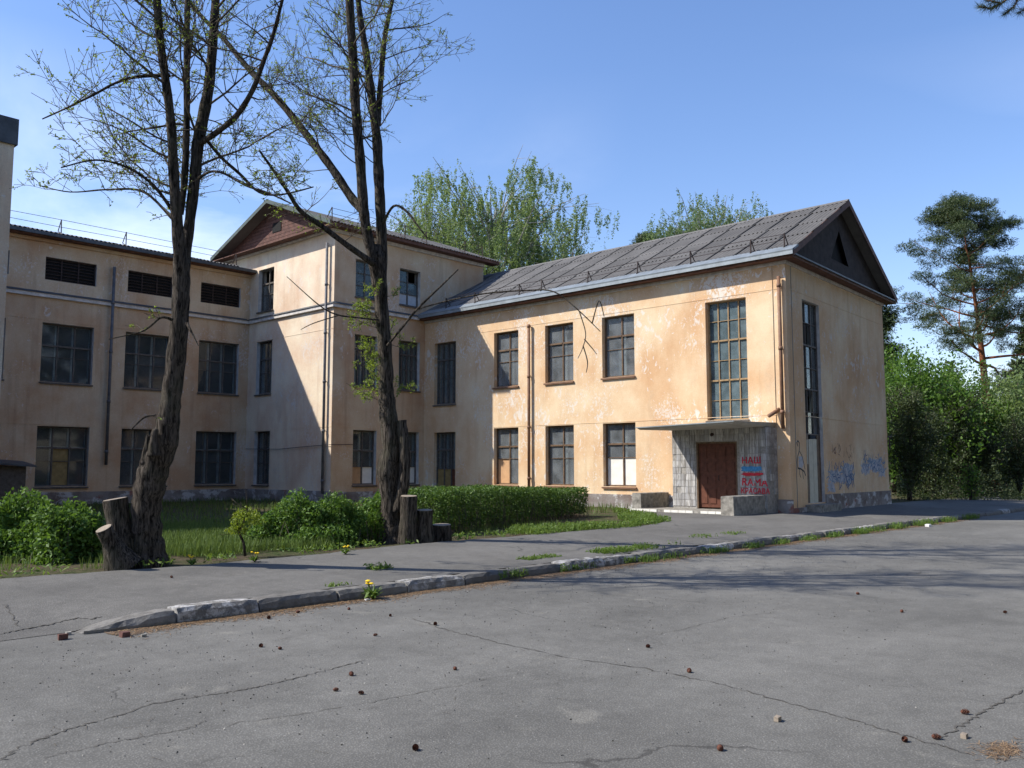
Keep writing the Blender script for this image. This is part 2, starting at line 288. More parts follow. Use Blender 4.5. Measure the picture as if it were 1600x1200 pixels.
# ------------------------------------------------------------------ the setting: ground, road, pavement, kerb
XF, YG, YI, XH, YJ, ZB = 24.73, 11.82, 28.07, 20.05, 34.21, -0.09
A_G = R(3.2); EG = np.array([math.cos(A_G), math.sin(A_G), 0]); NG = np.array([math.sin(A_G), -math.cos(A_G), 0]); PG = np.array([XF, YG, 0.]); WG = 9.1
def road_z(y): return -0.36+0.03*min(max(y, -5), 8.6)/8.55
def walk_z(y): return -0.205+0.115*min(max((y-8.83)/2.9, 0), 1)
def sheet(name, xs, yfun, ny, zfun, mat, kind='structure'):
    mb = MB(); rows = []
    for x in xs:
        y0, y1 = yfun(x); rows.append([(x, y0+(y1-y0)*j/ny, zfun(x, y0+(y1-y0)*j/ny)) for j in range(ny+1)])
    for r in rows: mb.v += r
    for i in range(len(rows)-1):
        for j in range(ny): a = i*(ny+1)+j; mb.f.append((a, a+ny+1, a+ny+2, a+1)); mb.m.append(0)
    return tag(mb.build(name, mat, None, True), kind=kind)
mb = MB(); ys = [-1500, 8.62, 8.75, 11.55, 20, 1500]; zs = [-.46, -.46, -.43, -.13, -.10, -.10]
for y, z in zip(ys, zs): mb.v += [(-1500, y, z), (1500, y, z)]
for i in range(len(ys)-1): mb.f.append((2*i, 2*i+1, 2*i+3, 2*i+2)); mb.m.append(0)
tag(mb.build('ground', MAT['ground']), kind='structure')
road = sheet('road', sorted(list(np.linspace(-70, 140, 61))+[3.3, 3.44, 3.46, 3.6]), lambda x: (-2.7, 8.58 if x > 3.45 else 8.9), 12, lambda x, y: road_z(y), MAT['road'])
def edge_y(x):
    if x > XF: return YG+max(0, x-XF)*math.tan(A_G)+.15 if x < XF+WG else 12.6
    pts = [(-70, 11.9), (3, 11.75), (5.6, 11.45), (8, 11.5), (10, 11.75), (13.3, 11.7), (17.2, 11.72), (18.6, 12.2), (20.5, 13.9), (22.3, 16.2), (24.8, 17.5)]
    for (a, b), (c, d) in zip(pts, pts[1:]):
        if a <= x <= c: return b+(d-b)*(x-a)/(c-a)
    return 11.8
def wfront(x): return 8.80, (-.207 if x >= 4.3 else (-.208-.115*(1-(x-3.42)/.88)**1.5 if x > 3.42 else -.326))
def wz(x, y):
    y0, zf = wfront(x); return walk_z(y)-(walk_z(y0)-zf)*max(0, 1-max(0, y-y0)/1.1)
xs = sorted(list(np.linspace(-70, 0, 12))+list(np.linspace(.5, 26, 90))+[24.729, 24.731, 3.43, 3.45]+list(np.linspace(27, 140, 30)))
walk = sheet('pavement', xs, lambda x: (wfront(x)[0], edge_y(x)+random.uniform(-.05, .05)), 10, wz, MAT['walk'])
# cracks in the asphalt, laid as thin ribbons of dirt
def ribbon(name, px, w, zf, parent, jit=.35):
    mb = MB(); pts = []
    for (a, b), (c, d) in zip(px, px[1:]):
        for t in np.linspace(0, 1, 14, endpoint=False): pts.append((a+(c-a)*t, b+(d-b)*t))
    P = []
    for (x, y) in pts:
        r = at(x, y, 1)-CAM; z = -.335
        for _ in range(5): p = CAM+r*((z-CZ)/r[2]); z = zf(p[0], p[1])
        P.append(np.array([p[0]+random.gauss(0, .012), p[1]+random.gauss(0, .012), z+.004]))
    for i, p in enumerate(P):
        t = P[min(i+1, len(P)-1)]-P[max(i-1, 0)]; n = np.array([-t[1], t[0], 0]); n /= np.linalg.norm(n)+1e-9; ww = w*.72*random.uniform(1-jit*1.8, 1+jit*1.8)*min(1, i/4+.15, (len(P)-1-i)/4+.15)
        mb.v += [tuple(p-n*ww/2), tuple(p+n*ww/2)]
    for i in range(len(P)-1): mb.f.append((2*i, 2*i+1, 2*i+3, 2*i+2)); mb.m.append(0)
    return mb.build(name, MAT['crack'], parent)
rz = lambda x, y: road_z(y)
for px, w in [([(-5, 1192), (30, 1168), (75, 1150), (130, 1133), (190, 1118), (235, 1100), (300, 1090), (370, 1080), (430, 1068), (500, 1050), (580, 1030)], .016),
              ([(60, 1188), (150, 1165), (220, 1152), (290, 1140), (325, 1125)], .009), ([(300, 1140), (480, 1115), (620, 1090), (760, 1062), (850, 1045)], .007),
              ([(640, 965), (700, 985), (780, 1005), (900, 1030), (1010, 1045), (1120, 1068), (1230, 1098), (1330, 1125), (1440, 1158), (1520, 1180)], .014), ([(1470, 1155), (1520, 1122), (1560, 1100), (1605, 1072)], .018), ([(990, 1000), (1060, 985), (1140, 965), (1230, 955)], .007)]:
    ribbon('crack', px, w, rz, road)
for px, w in [([(-5, 996), (40, 988), (90, 980), (140, 975), (160, 969)], .022), ([(0, 965), (15, 975), (28, 989)], .012)]: ribbon('crack', px, w, wz, walk)
kerb = tag(empty('kerb', (10, 8.7, -.3)), kind='structure')
joints = [3.42, 4.30, 5.22, 6.25, 7.28, 8.28, 9.27, 10.3, 11.3, 12.35, 13.3, 14.4, 15.4, 16.4, 17.5, 18.5, 19.5, 20.5, 21.5, 22.6, 23.6, 24.6, 25.7, 26.7, 27.7, 28.7, 29.7, 30.8, 31.8, 32.8, 33.8, 34.8, 35.9, 37, 38, 39, 40, 41]
for i, (a, b) in enumerate(zip(joints, joints[1:])):
    mb = MB(); y0 = 8.545+random.uniform(-.02, .02); zt = -.195+random.uniform(-.012, .012); n = 9; g = .012; dz = random.uniform(-.012, .012)
    drop = .11 if i == 0 else 0
    for k in range(n+1):
        x = a+g+(b-a-2*g)*k/n; e = .02 if k in (0, n) else 0; j = lambda s=.006: random.uniform(-s, s); zz = zt+dz*(k/n-.5)-drop*(1-k/n)**1.5-e*.6; yy = y0+(.06*(1-k/n)**2 if i == 0 else 0)
        prof = [(yy+.02, -.5), (yy+j(), -.3), (yy+.012+j(), zz-.045+j()), (yy+.05+j(.01), zz-.004+j(.004)), (yy+.16, zz+j(.004)), (yy+.255+j(), zz-.006+j()), (yy+.275, zz-.04), (yy+.275, -.5)]
        mb.v += [(x, p, q) for p, q in prof]
    for k in range(n):
        for q in range(7): s = k*8+q; mb.f.append((s, s+8, s+9, s+1)); mb.m.append(0)
    mb.f.append(tuple(range(8))); mb.f.append(tuple(range(n*8, n*8+8))[::-1]); mb.m += [0, 0]
    mb.build('kerb_stone', MAT['kerb'], kerb)

# ------------------------------------------------------------------ the building
B = tag(empty('school_building', (24.0, 20.0, 0)), 'derelict peach plastered two and three storey building with peeling paint and grey corrugated roofs', 'building')
def wall(name, o, e, n, L, z0, z1, holes, mat, th=.38, reveal=None, label=None):
    """wall of real thickness with window openings; o = start point, e along the wall, n outwards; holes (s0,s1,z0,z1)"""
    o, e, n = (np.array(q, float) for q in (o, e, n)); mb = MB(); S = sorted({0, L, *[h[0] for h in holes], *[h[1] for h in holes]}); Z = sorted({z0, z1, *[h[2] for h in holes], *[h[3] for h in holes]})
    P = lambda s, z, d: o+e*s-n*d+np.array([0, 0, z])
    for s0, s1 in zip(S, S[1:]):
        for a, b in zip(Z, Z[1:]):
            if any(h[0] <= s0 and s1 <= h[1] and h[2] <= a and b <= h[3] for h in holes): continue
            mb.quad(P(s0, a, 0), P(s1, a, 0), P(s1, b, 0), P(s0, b, 0)); mb.quad(P(s1, a, th), P(s0, a, th), P(s0, b, th), P(s1, b, th), 2)
    for s0, s1, a, b in holes:
        for p, q in (((s0, a), (s0, b)), ((s0, b), (s1, b)), ((s1, b), (s1, a)), ((s1, a), (s0, a))): mb.quad(P(*p, 0), P(*q, 0), P(*q, th), P(*p, th), 1)
    w = mb.build(name, [mat, reveal or mat, MAT['interior']], B)
    if label: w['label'] = label
    return w
def ubox():
    mb = MB(); mb.box(-.5, .5, -.5, .5, -.5, .5); return mb
_pane_mesh = {}
def slab(name, c, e, n, w, t, h, mat, parent, tilt=0):          # shared unit box placed as a thin piece
    if mat.name not in _pane_mesh:
        me = bpy.data.meshes.new('piece_'+mat.name); b = ubox(); me.from_pydata(b.v, [], b.f); me.materials.append(mat); _pane_mesh[mat.name] = me
    o = link(name, _pane_mesh[mat.name], parent); e = Vector(e); n = Vector(n); z = Vector((0, 0, 1))
    m = Matrix((e*w, n*t, z*h)).transposed().to_4x4(); rot = Matrix.Rotation(tilt, 4, n) if tilt else Matrix()
    o.matrix_basis = Matrix.Translation(Vector(c)) @ rot @ m; return o
def window(o, e, n, w, h, cols, rows, heavy=(), fm='frame', dep=.16, inner=True, fill={}, glass='glass', sill=True, bw=.055, thin=.03, curtain=(), broken=()):
    """o: lower corner of the opening on the outer wall face. cols/rows: fractions. fill {(c,r): material} boards; broken: panes gone"""
    o, e, n = (np.array(q, float) for q in (o, e, n)); zz = np.array([0, 0, 1.]); mb = MB(); P = lambda s, z, d: o+e*s+zz*z-n*d
    def bar(s0, s1, z0, z1, d0=dep, t=.07): mb.obox(P(s0, z0, d0+t), e*(s1-s0), n*t, zz*(z1-z0))
    bar(0, bw, 0, h); bar(w-bw, w, 0, h); bar(bw, w-bw, 0, bw); bar(bw, w-bw, h-bw, h)
    cx = [0]+[c*w for c in cols]+[w]; rz_ = [0]+[r*h for r in rows]+[h]
    for c in cx[1:-1]: bar(c-bw*.42, c+bw*.42, bw, h-bw, dep+.004, .062)
    for k, r in enumerate(rz_[1:-1]):
        b_ = bw*.8 if k in heavy else thin/2
        for a, b in zip(cx, cx[1:]): bar(a+bw*.42, b-bw*.42, r-b_*.7, r+b_*.7, dep+.006-(.02 if k in heavy else 0), .05+(.02 if k in heavy else 0))
    wo_ = mb.build('window', MAT[fm], B)
    for i, (a, b) in enumerate(zip(cx, cx[1:])):
        for j, (c, d) in enumerate(zip(rz_, rz_[1:])):
            ctr = P((a+b)/2, (c+d)/2, dep+.04); ww, hh = b-a-.02, d-c-.01
            if (i, j) in fill: slab('board', P((a+b)/2, (c+d)/2, dep+.055), e, n, ww-.03, .015, hh-.02, MAT[fill[(i, j)]], wo_, random.uniform(-.006, .006))
            elif (i, j) in broken: pass
            else:
                p_ = slab('pane', ctr, (Vector(e)+Vector(n)*random.uniform(-.012, .012)).normalized(), n, ww, .005, hh, MAT[glass], wo_)
    if inner:
        mb = MB(); d0 = dep+.19
        def ib(s0, s1, z0, z1): mb.obox(P(s0, z0, d0+.05), e*(s1-s0), n*.05, zz*(z1-z0))
        t = .06
        for c in cx: ib(max(0, c-t*.7), min(w, c+t*.7), 0, h)
        for r in [0]+[rz_[k+1] for k in heavy]+[h-t]:
            for a, b in zip(cx, cx[1:]): ib(a+t*.7, b-t*.7, r, min(h, r+t))
        mb.build('inner_frame', MAT['inner_white'], wo_)
    for (i, f0, f1, z0, z1) in curtain:
        a, b = cx[i], cx[i+1]; mb = MB(); k = 14; s0, s1 = a+(b-a)*f0, a+(b-a)*f1
        for q in range(k+1): s_ = s0+(s1-s0)*q/k; dd = dep+.30+.02*math.sin(q*2.1); mb.v += [tuple(P(s_, z0*h, dd)), tuple(P(s_, z1*h, dd))]
        for q in range(k): mb.f.append((2*q, 2*q+2, 2*q+3, 2*q+1)); mb.m.append(0)
        mb.build('curtain', MAT['curtain'], wo_)
    if sill:
        mb = MB(); mb.obox(P(-.03, -.05, dep+.02), e*(w+.06), n*(dep+.09), zz*.035); mb.obox(P(-.03, -.075, -.045), e*(w+.06), n*.02, zz*.028); mb.build('window_sill', MAT['frame_grey' if fm != 'frame' else 'metal_dark'] if fm != 'frame' else MAT['pipe_brown'], wo_)
    return wo_
# --- facade F (right wing, side facing the courtyard, sunlit): start at the front corner, runs away (+Y); seen from outside, e points to the viewer's right = -Y
eF, nF = np.array([0, -1., 0]), np.array([-1., 0, 0]); LF = YI-YG
sF = lambda y: YI-y
fw_cols = [(23.98, 22.69), (21.34, 20.0), (18.70, 17.33)]
ZH2, ZS2, ZH1, ZS1 = 6.50, 4.36, 2.77, 0.60
holesF = [(sF(a), sF(b), zs, zh) for a, b in fw_cols for zs, zh in ((ZS2, ZH2), (ZS1, ZH1))]+[(sF(27.45), sF(26.15), 3.85, 6.42), (sF(27.45), sF(26.15), .12, 2.70), (sF(14.57), sF(13.14), 2.72, 6.50)]
wall('wall', (XF, YI, 0), eF, nF, LF, -.5, 7.45, holesF, MAT['plaster_f'], label='sunlit side wall of the right wing with peeling peach paint')
two = dict(cols=[.54], rows=[.455, .67], heavy=(1,), glass='glass_sunny')
fillsF = {(0, 0): {(0, 0): 'plywood'}, (2, 0): {(0, 0): 'white_board', (1, 0): 'white_board'}}
for ci, (a, b) in enumerate(fw_cols):
    for lv, zs in enumerate((ZS1, ZS2)):
        zh = (ZH1, ZH2)[lv]; fl = fillsF.get((ci, lv), {})
        window((XF, a, zs), eF, nF, a-b, zh-zs, fill=fl, curtain=[(1, .1, .95, 0, .55)] if (ci, lv) in ((1, 0), (1, 1), (0, 1)) else ([(0, 0.05, .9, 0, .5)] if ci == 2 and lv else []), **two)
window((XF, 27.45, 3.85), eF, nF, 1.30, 2.57, [.25, .5, .75], [.42, .72], (1,), 'frame_grey')
window((XF, 27.45, .12), eF, nF, 1.30, 2.58, [.36, .68], [.42, .72], (1,), 'frame_grey', fill={(0, 0): 'ochre_board', (1, 0): 'ochre_board', (2, 0): 'door'}, sill=False)
window((XF, 14.57, 2.72), eF, nF, 1.43, 3.78, [.25, .5, .75], [1/6, 1/3, .5, 2/3, 5/6], (1, 3), 'frame_tan', .17, False, {}, 'glass_hall', True, .045, .026, curtain=[(1, .2, .9, 0, 1), (2, .1, .8, 0, 1), (3, .3, .95, 0, 1)])
# --- facade G (gable end, in shade)
holesG = [(1.22, 2.62, .16, 6.44)]
wall('wall', PG, EG, NG, WG, -.5, 7.45, holesG, MAT['plaster_g'], reveal=MAT['reveal'], th=.42, label='shaded gable end wall with blue graffiti near its foot')
wG = window(PG+EG*1.22+np.array([0, 0, 2.25]), EG, NG, 1.40, 4.19, [.33, .66], [.17, .34, .5, .67, .84], (1, 3), 'frame_grey', .10, False, {}, 'glass', False, .045, .03, broken=((1, 1), (2, 0), (1, 4), (0, 2)))
bd = MB()
for k, (s0, s1, z0, z1, mt) in enumerate([(1.22, 1.62, .16, 2.25, 'frame'), (1.64, 1.98, .16, 2.12, 'cream'), (1.99, 2.31, .16, 2.13, 'cream'), (2.32, 2.62, .16, 2.25, 'frame')]):
    slab('door_board', PG+EG*(s0+s1)/2-NG*.11+np.array([0, 0, (z0+z1)/2]), EG, NG, s1-s0-.012, .03, z1-z0, MAT[mt], B)
slab('door_jamb_board', PG+EG*1.36-NG*.04+np.array([0, 0, 1.72]), EG, NG, .07, .03, .75, MAT['cream'], B)
mb = MB(); mb.obox(PG+EG*1.0+NG*.0+np.array([0, 0, -.3]), EG*1.8, NG*.45, (0, 0, .42)); mb.build('door_step', MAT['concrete'], B)
# --- other wing walls
R1 = PG+EG*WG
wall('wall', (R1[0], R1[1], 0), (0, 1, 0), (1, 0, 0), 38-R1[1], -.5, 7.45, [], MAT['plaster_f']); wall('wall', (R1[0], 38, 0), (-1, 0, 0), (0, 1, 0), R1[0]-XH, -.5, 7.45, [], MAT['plaster_f'])
# --- central block
XE, YB, ZT = 28.23, 36.3, 10.55
eI, nI, eH, nH = np.array([1., 0, 0]), np.array([0, -1., 0]), np.array([0, -1., 0]), np.array([-1., 0, 0])
iw = [(21.07, 22.22), (23.32, 24.45)]
holesI = [(a-XH, b-XH, z0, z1) for a, b in iw for z0, z1 in ((4.45, 6.5), (.58, 2.72), (8.0, 9.52))]
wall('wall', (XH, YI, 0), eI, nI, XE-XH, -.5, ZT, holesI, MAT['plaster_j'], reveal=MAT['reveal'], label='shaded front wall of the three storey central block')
for k, (a, b) in enumerate(iw):
    window((a, YI, 4.45), eI, nI, b-a, 2.05, [.25, .5, .75], [.42, .72], (1,), 'frame_grey'); window((a, YI, .58), eI, nI, b-a, 2.14, [.5], [.33, .62], (1,), 'frame_grey', fill={(1, 0): 'white_board', (0, 0): 'plywood'} if k == 0 else {(1, 0): 'white_board'})
    window((a, YI, 8.0), eI, nI, b-a, 1.52, [.5], [.33, .66], (), 'frame_grey', inner=False, glass='glass_hall', broken=((1, 2),) if k else (), fill={(0, 0): 'curtain', (1, 0): 'curtain'} if k else {})
hw = (33.55, 32.35)
holesH = [(YJ-hw[0], YJ-hw[1], z0, z1) for z0, z1 in ((4.34, 6.58), (.55, 2.77), (7.88, 9.70))]
wall('wall', (XH, YJ, 0), eH, nH, YJ-YI, -.5, ZT, holesH, MAT['plaster_h'], reveal=MAT['reveal'], label='pale sunlit side wall of the central block below its red gable')
for z0, z1 in ((4.34, 6.58), (.55, 2.77), (7.88, 9.70)): window((XH, hw[0], z0), eH, nH, 1.2, z1-z0, [.5], [.4, .66], (1,), 'frame_grey', inner=z0 < 7, broken=((1, 2), (0, 2)) if z0 > 7 else ())
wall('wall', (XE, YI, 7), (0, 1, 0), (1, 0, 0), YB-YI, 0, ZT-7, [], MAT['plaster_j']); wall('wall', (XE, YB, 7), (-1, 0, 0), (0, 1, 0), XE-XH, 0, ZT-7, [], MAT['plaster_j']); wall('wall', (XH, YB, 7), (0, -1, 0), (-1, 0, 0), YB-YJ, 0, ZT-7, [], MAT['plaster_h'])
# --- left range J
XL, ZJ = 4.0, 9.62
jw = [(8.66, 10.49), (11.70, 13.53), (14.73, 16.57), (17.77, 19.59)]
holesJ = [(a-XL, b-XL, z0, z1) for a, b in jw for z0, z1 in ((4.35, 6.52), (.56, 2.75), (8.10, 8.95))]
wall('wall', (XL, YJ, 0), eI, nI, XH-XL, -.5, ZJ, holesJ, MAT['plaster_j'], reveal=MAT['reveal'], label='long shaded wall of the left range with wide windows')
for k, (a, b) in enumerate(jw):
    window((a, YJ, 4.35), eI, nI, b-a, 2.17, [.33, .66], [.43, .62], (1,), 'frame_grey'); window((a, YJ, .56), eI, nI, b-a, 2.19, [.33, .66], [.42, .64], (1,), 'frame_grey', fill={(1, 0): 'ochre_board', (1, 1): 'ochre_board'} if k == 1 else {})
    wn_ = window((a, YJ, 8.10), eI, nI, b-a, .85, [.33, .66], [.14, .28, .42, .56, .7, .84], (), 'iron', dep=.1, inner=False, sill=False, bw=.05, thin=.028, glass='glass', fill={(i, j): 'black' for i in range(3) for j in range(7)})  # black fills paint the darkness behind the slats
wall('wall', (XH+.4, 43.2, 0), (-1, 0, 0), (0, 1, 0), XH+.4-XL, -.5, ZJ, [], MAT['plaster_j']); wall('wall', (XL, 43.2, 0), (0, -1, 0), (-1, 0, 0), 43.2-YJ, -.5, ZJ, [], MAT['plaster_j'])
wall('wall', (XH+.45, YJ+.02, 0), (0, 1, 0), (1, 0, 0), 8.9, -.5, ZJ+.6, [], MAT['plaster_j'])
# --- far-left projecting wing with metal parapet cap
XW, YW, ZW = 6.96, 22.8, 8.95
wall('wall', (-6, YW, 0), eI, nI, XW+6, -.5, ZW, [], MAT['plaster_h'], label='plain wall of the far left projecting wing'); wall('wall', (XW, YW, 0), (0, 1, 0), (1, 0, 0), YJ-YW, -.5, ZW, [], MAT['plaster_h'])
wall('wall', (-6, YJ+3, 0), (0, -1, 0), (-1, 0, 0), YJ+3-YW, -.5, ZW, [], MAT['plaster_h']); mb = MB(); mb.box(-6.1, XW+.06, YW-.06, YW+.3, ZW-.02, ZW+.62); mb.box(XW-.3, XW+.06, YW+.302, YJ, ZW-.02, ZW+.62); mb.build('parapet_cap', MAT['metal_dark'], B); mb = MB(); mb.box(-6, XW-.31, YW+.31, YJ, ZW, ZW+.1); mb.build('flat_roof', MAT['slate'], B)
# --- floors, ceilings and partitions inside
mb = MB()
for z in (-.02, 3.6, 7.30): mb.box(XF+.42, 33.3, YG+.96, 37.5, z-.12, z)
for z in (-.02, 3.6, 7.30): mb.box(XH+.4, XF+.1, YI+.4, 36.2, z-.12, z); mb.box(XL+.4, XH+.2, YJ+.4, 42.8, z-.12, z)
mb.box(XH+.4, XE-.4, YI+.4, YB-.4, 10.4, 10.5); mb.box(XL+.4, XH, YJ+.4, 42.8, 9.4, 9.5); mb.build('floor_slab', MAT['interior'], B)
mb = MB(); mb.box(XF+4.6, XF+4.75, YG+1, 37.4, 0, 7.2); mb.box(XH+.45, XF-.05, YI+4.0, YI+4.15, 0, 10.3); mb.box(XF, XE-.4, YI+4.0, YI+4.15, 7.4, 10.3); mb.box(XL+.45, XH-.1, YJ+4.4, YJ+4.55, 0, 9.3); mb.box(XF+.4, XF+4.55, 15.6, 15.75, 0, 7.2); mb.box(XF+.4, XF+4.55, 25.0, 25.15, 0, 7.2); mb.box(XF+.4, XF+4.55, 19.3, 19.4, 0, 7.2); mb.build('partition_wall', MAT['interior'], B)
# --- plinths, ledges, string courses, cornices
mb = MB()
mb.box(XF-.05, XF, 15.62, YI-.001, -.5, .34); mb.box(XF-.05, XF, YG-.05, 12.24, -.5, .30); mb.obox(PG-EG*.0+np.array([0, 0, -.5]), EG*1.2, NG*.05, (0, 0, .55)); mb.obox(PG+EG*2.64+np.array([0, 0, -.5]), EG*(WG-2.6), NG*.05, (0, 0, .9)); mb.build('plinth', MAT['plinth'], B)
mb = MB(); mb.box(XH, XF-.051, YI-.05, YI, -.5, .32); mb.box(XH-.05, XH, YI-.05, YJ-.051, -.5, .36); mb.box(XW, XH, YJ-.05, YJ, -.5, .36); mb.build('plinth', MAT['plinth'], B)
def ledge(z, t=.018, p=.010):
    mb = MB(); mb.box(XF-p, XF, YG-p, YI-p, z, z+t); mb.obox(PG+np.array([0, 0, z])-EG*p, EG*(WG+p), NG*p, (0, 0, t)); mb.build('plaster_ledge', MAT['plaster_f'], B)
    mb = MB(); mb.box(XH, XF-p-.001, YI-p, YI, z, z+t); mb.box(XW, XH-p-.001, YJ-p, YJ, z, z+t); mb.build('plaster_ledge', MAT['plaster_j'], B); mb = MB(); mb.box(XH-p, XH, YI-p, YJ-.0001, z, z+t); mb.build('plaster_ledge', MAT['plaster_h'], B)
ledge(6.60); ledge(2.80)
mb = MB(); p = .11
mb.box(XW, XH-p, YJ-p, YJ, 7.43, 7.56); mb.box(XH-p, XH, YI-p, YJ, 7.43, 7.56); mb.box(XH, XF-.4, YI-p, YI, 7.43, 7.56); mb.build('string_course', MAT['white_trim'], B)
mb = MB(); p = .15
mb.add([(XW, YJ-p, 7.562), (XH-p, YJ-p, 7.562), (XH-p, YJ, 7.66), (XW, YJ, 7.66)], [(0, 1, 2, 3)]); mb.add([(XH-p, YJ, 7.562), (XH-p, YI-p, 7.562), (XH, YI, 7.66), (XH, YJ, 7.66)], [(0, 1, 2, 3)]); mb.add([(XH-p, YI-p, 7.562), (XF-.4, YI-p, 7.562), (XF-.4, YI, 7.66), (XH, YI, 7.66)], [(0, 1, 2, 3)]); mb.build('string_course_flashing', MAT['metal_dark'], B)
# cornice of the wing: white strip, brown soffit and fascia, grey metal eave
OV = .42
mb = MB(); mb.box(XF-.06, XF, YG-.055, YI, 7.33, 7.43); mb.obox(PG-EG*.055+np.array([0, 0, 7.33]), EG*(WG+.05), NG*.06, (0, 0, .1)); mb.build('cornice', MAT['white_trim'], B)
mb = MB(); mb.box(XF-OV+.03, XF+.2, YG-OV+.06, YI, 7.432, 7.50); mb.obox(PG-EG*(OV-.04)+np.array([0, 0, 7.433]), EG*(WG+2*OV-.06), NG*(OV-.04), (0, 0, .066)); mb.build('soffit', MAT['soffit'], B)
# ---- wing roof
XR, ZR, ZE = 29.28, 10.24, 7.60; yend = lambda x: YG+(x-XF)*math.tan(A_G)-OV
xe = XF-OV; xe2 = 2*XR-xe; SL = np.array([XR-xe, 0, ZR-ZE]); LS = np.linalg.norm(SL); us = SL/LS; nS = np.array([-us[2], 0, us[0]])
mb = MB()
def slope(x0, z0, x1, z1, ya, yb, t=.06): mb.add([(x0, ya(x0), z0-t), (x1, ya(x1), z1-t), (x1, yb, z1-t), (x0, yb, z0-t), (x0, ya(x0), z0), (x1, ya(x1), z1), (x1, yb, z1), (x0, yb, z0)], [(0, 1, 2, 3), (7, 6, 5, 4), (0, 4, 5, 1), (1, 5, 6, 2), (2, 6, 7, 3), (3, 7, 4, 0)])
slope(xe, ZE, XR, ZR, yend, YI-.005); slope(xe2, ZE, XR+.001, ZR, yend, 38.4); zz = ZE+(XE+.02-xe)/(XR-xe)*(ZR-ZE); slope(XE+.02, zz, XR, ZR, lambda x: YI-.004, 38.4)
roofW = mb.build('roof', MAT['slate'], B); roofW['label'] = 'grey corrugated pitched roof of the right wing'
_cs = {}
def corr_mesh(w, l):
    key = (round(w, 2), round(l, 2))
    if key not in _cs:
        mb = MB(); k = 28
        for i in range(k+1):
            x = -w/2+w*i/k; z = .026*math.cos(2*math.pi*7*i/k)+.026
            mb.v += [(x, 0, z), (x, l, z+.0)]
        for i in range(k): mb.f.append((2*i, 2*i+2, 2*i+3, 2*i+1)); mb.m.append(0)
        me = bpy.data.meshes.new('roof_sheet'); me.from_pydata(mb.v, [], mb.f); me.materials.append(MAT['slate']); me.polygons.foreach_set('use_smooth', [True]*len(mb.f)); _cs[key] = me
    return _cs[key]
def place_sheet(me, o, ex, ey, ez, parent):
    s = link('roof_sheet', me, parent); m = Matrix((Vector(ex), Vector(ey), Vector(ez))).transposed().to_4x4()
    s.matrix_basis = Matrix.Translation(Vector(o)) @ m @ Matrix.Rotation(random.gauss(0, .004), 4, 'Z') @ Matrix.Rotation(random.uniform(-.010, -.004), 4, 'X'); return s
wS = 1.10; lS = 1.62; me = corr_mesh(wS, lS); step = (LS-.38)/3.7
for r in range(4):
    l = lS if r < 3 else LS-.36-3*step+.06; m_ = corr_mesh(wS, l); s0 = .36+r*step; p0 = np.array([xe, 0, ZE])+us*s0; y = yend(p0[0])+wS/2-.03
    while y < 38.2:
        if y < YI-.3 or p0[0] > XE: place_sheet(m_, p0+np.array([0, y, 0])+nS*(.012+.004*(r % 2)+random.uniform(0, .006)), (0, -1, 0), us, nS, roofW)
        y += wS-.055
mb = MB(); y = yend(XR)-.02
while y < 38:
    mb.prism([(XR-.16, y, ZR-.02), (XR, y, ZR+.085), (XR+.16, y, ZR-.02), (XR, y, ZR+.055)], (0, 1.9, random.uniform(-.01, .01))); y += 1.905
mb.build('ridge_cap', MAT['slate'], roofW)
mb = MB(); q0 = np.array([xe-.05, yend(xe)-.03, ZE-.03]); mb.obox(q0, us*.46, (0, YI-.01-q0[1], 0), nS*.035+np.array([0, 0, .03])); mb.obox(q0+np.array([-.006, 0, -.085]), (.02, 0, 0), (0, YI-.012-q0[1], 0), (0, 0, .10)); mb.build('eave_flashing', MAT['metal'], roofW)
mb = MB(); t0 = np.array([XF-.05, YI-.006, 7.83]); mb.add([t0, t0+np.array([3.3, 0, 1.77]), t0+np.array([3.3, -.25, 1.79]), t0+np.array([.35, -1.0, .24])], [(3, 2, 1, 0)]); mb.build('wall_flashing', MAT['metal_dark'], roofW)
# gable infill of the wing
mb = MB(); gp = lambda s, z, d: PG+EG*s+NG*d+np.array([0, 0, z])
gA, gB, gT = gp(-.3, 7.56, .06), gp(WG+.3, 7.56, .06), gp(WG/2, 10.12, .06); vb0, vb1, vt = (3.72, 8.18), (5.38, 8.18), (4.55, 9.30)
V = lambda s, z: gp(s, z, .06); mb.add([gA, gB, gT, V(*vb0), V(*vb1), V(*vt)], [(0, 1, 4, 3), (1, 2, 5, 4), (2, 0, 3, 5)]); nb = gp(0, 0, 0)
mb.build('gable', MAT['gable'], roofW)
mb = MB(); mb.add([gp(*vb0, -.1), gp(*vb1, -.1), gp(*vt, -.1)], [(0, 1, 2)]); mb.build('gable_vent', MAT['black'], roofW)
mb = MB()
for sgn, xx in ((1, xe), (-1, xe2)):
    a = np.array([xx, yend(xx)-.012, ZE]); b = np.array([XR, yend(XR)-.012, ZR]); mb.prism([a+np.array([0, 0, -.16]), b+np.array([0, 0, -.16]), b+np.array([0, 0, .05]), a+np.array([0, 0, .05])], (0, -.022, 0))
mb.build('verge_board', MAT['soffit'], roofW)
mb = MB(); mb.obox(gp(-OV+.05, 7.50, .05), EG*(WG+2*OV-.1), NG*(OV-.03), (0, 0, .05)); mb.build('gable_skirt_flashing', MAT['metal_dark'], roofW)
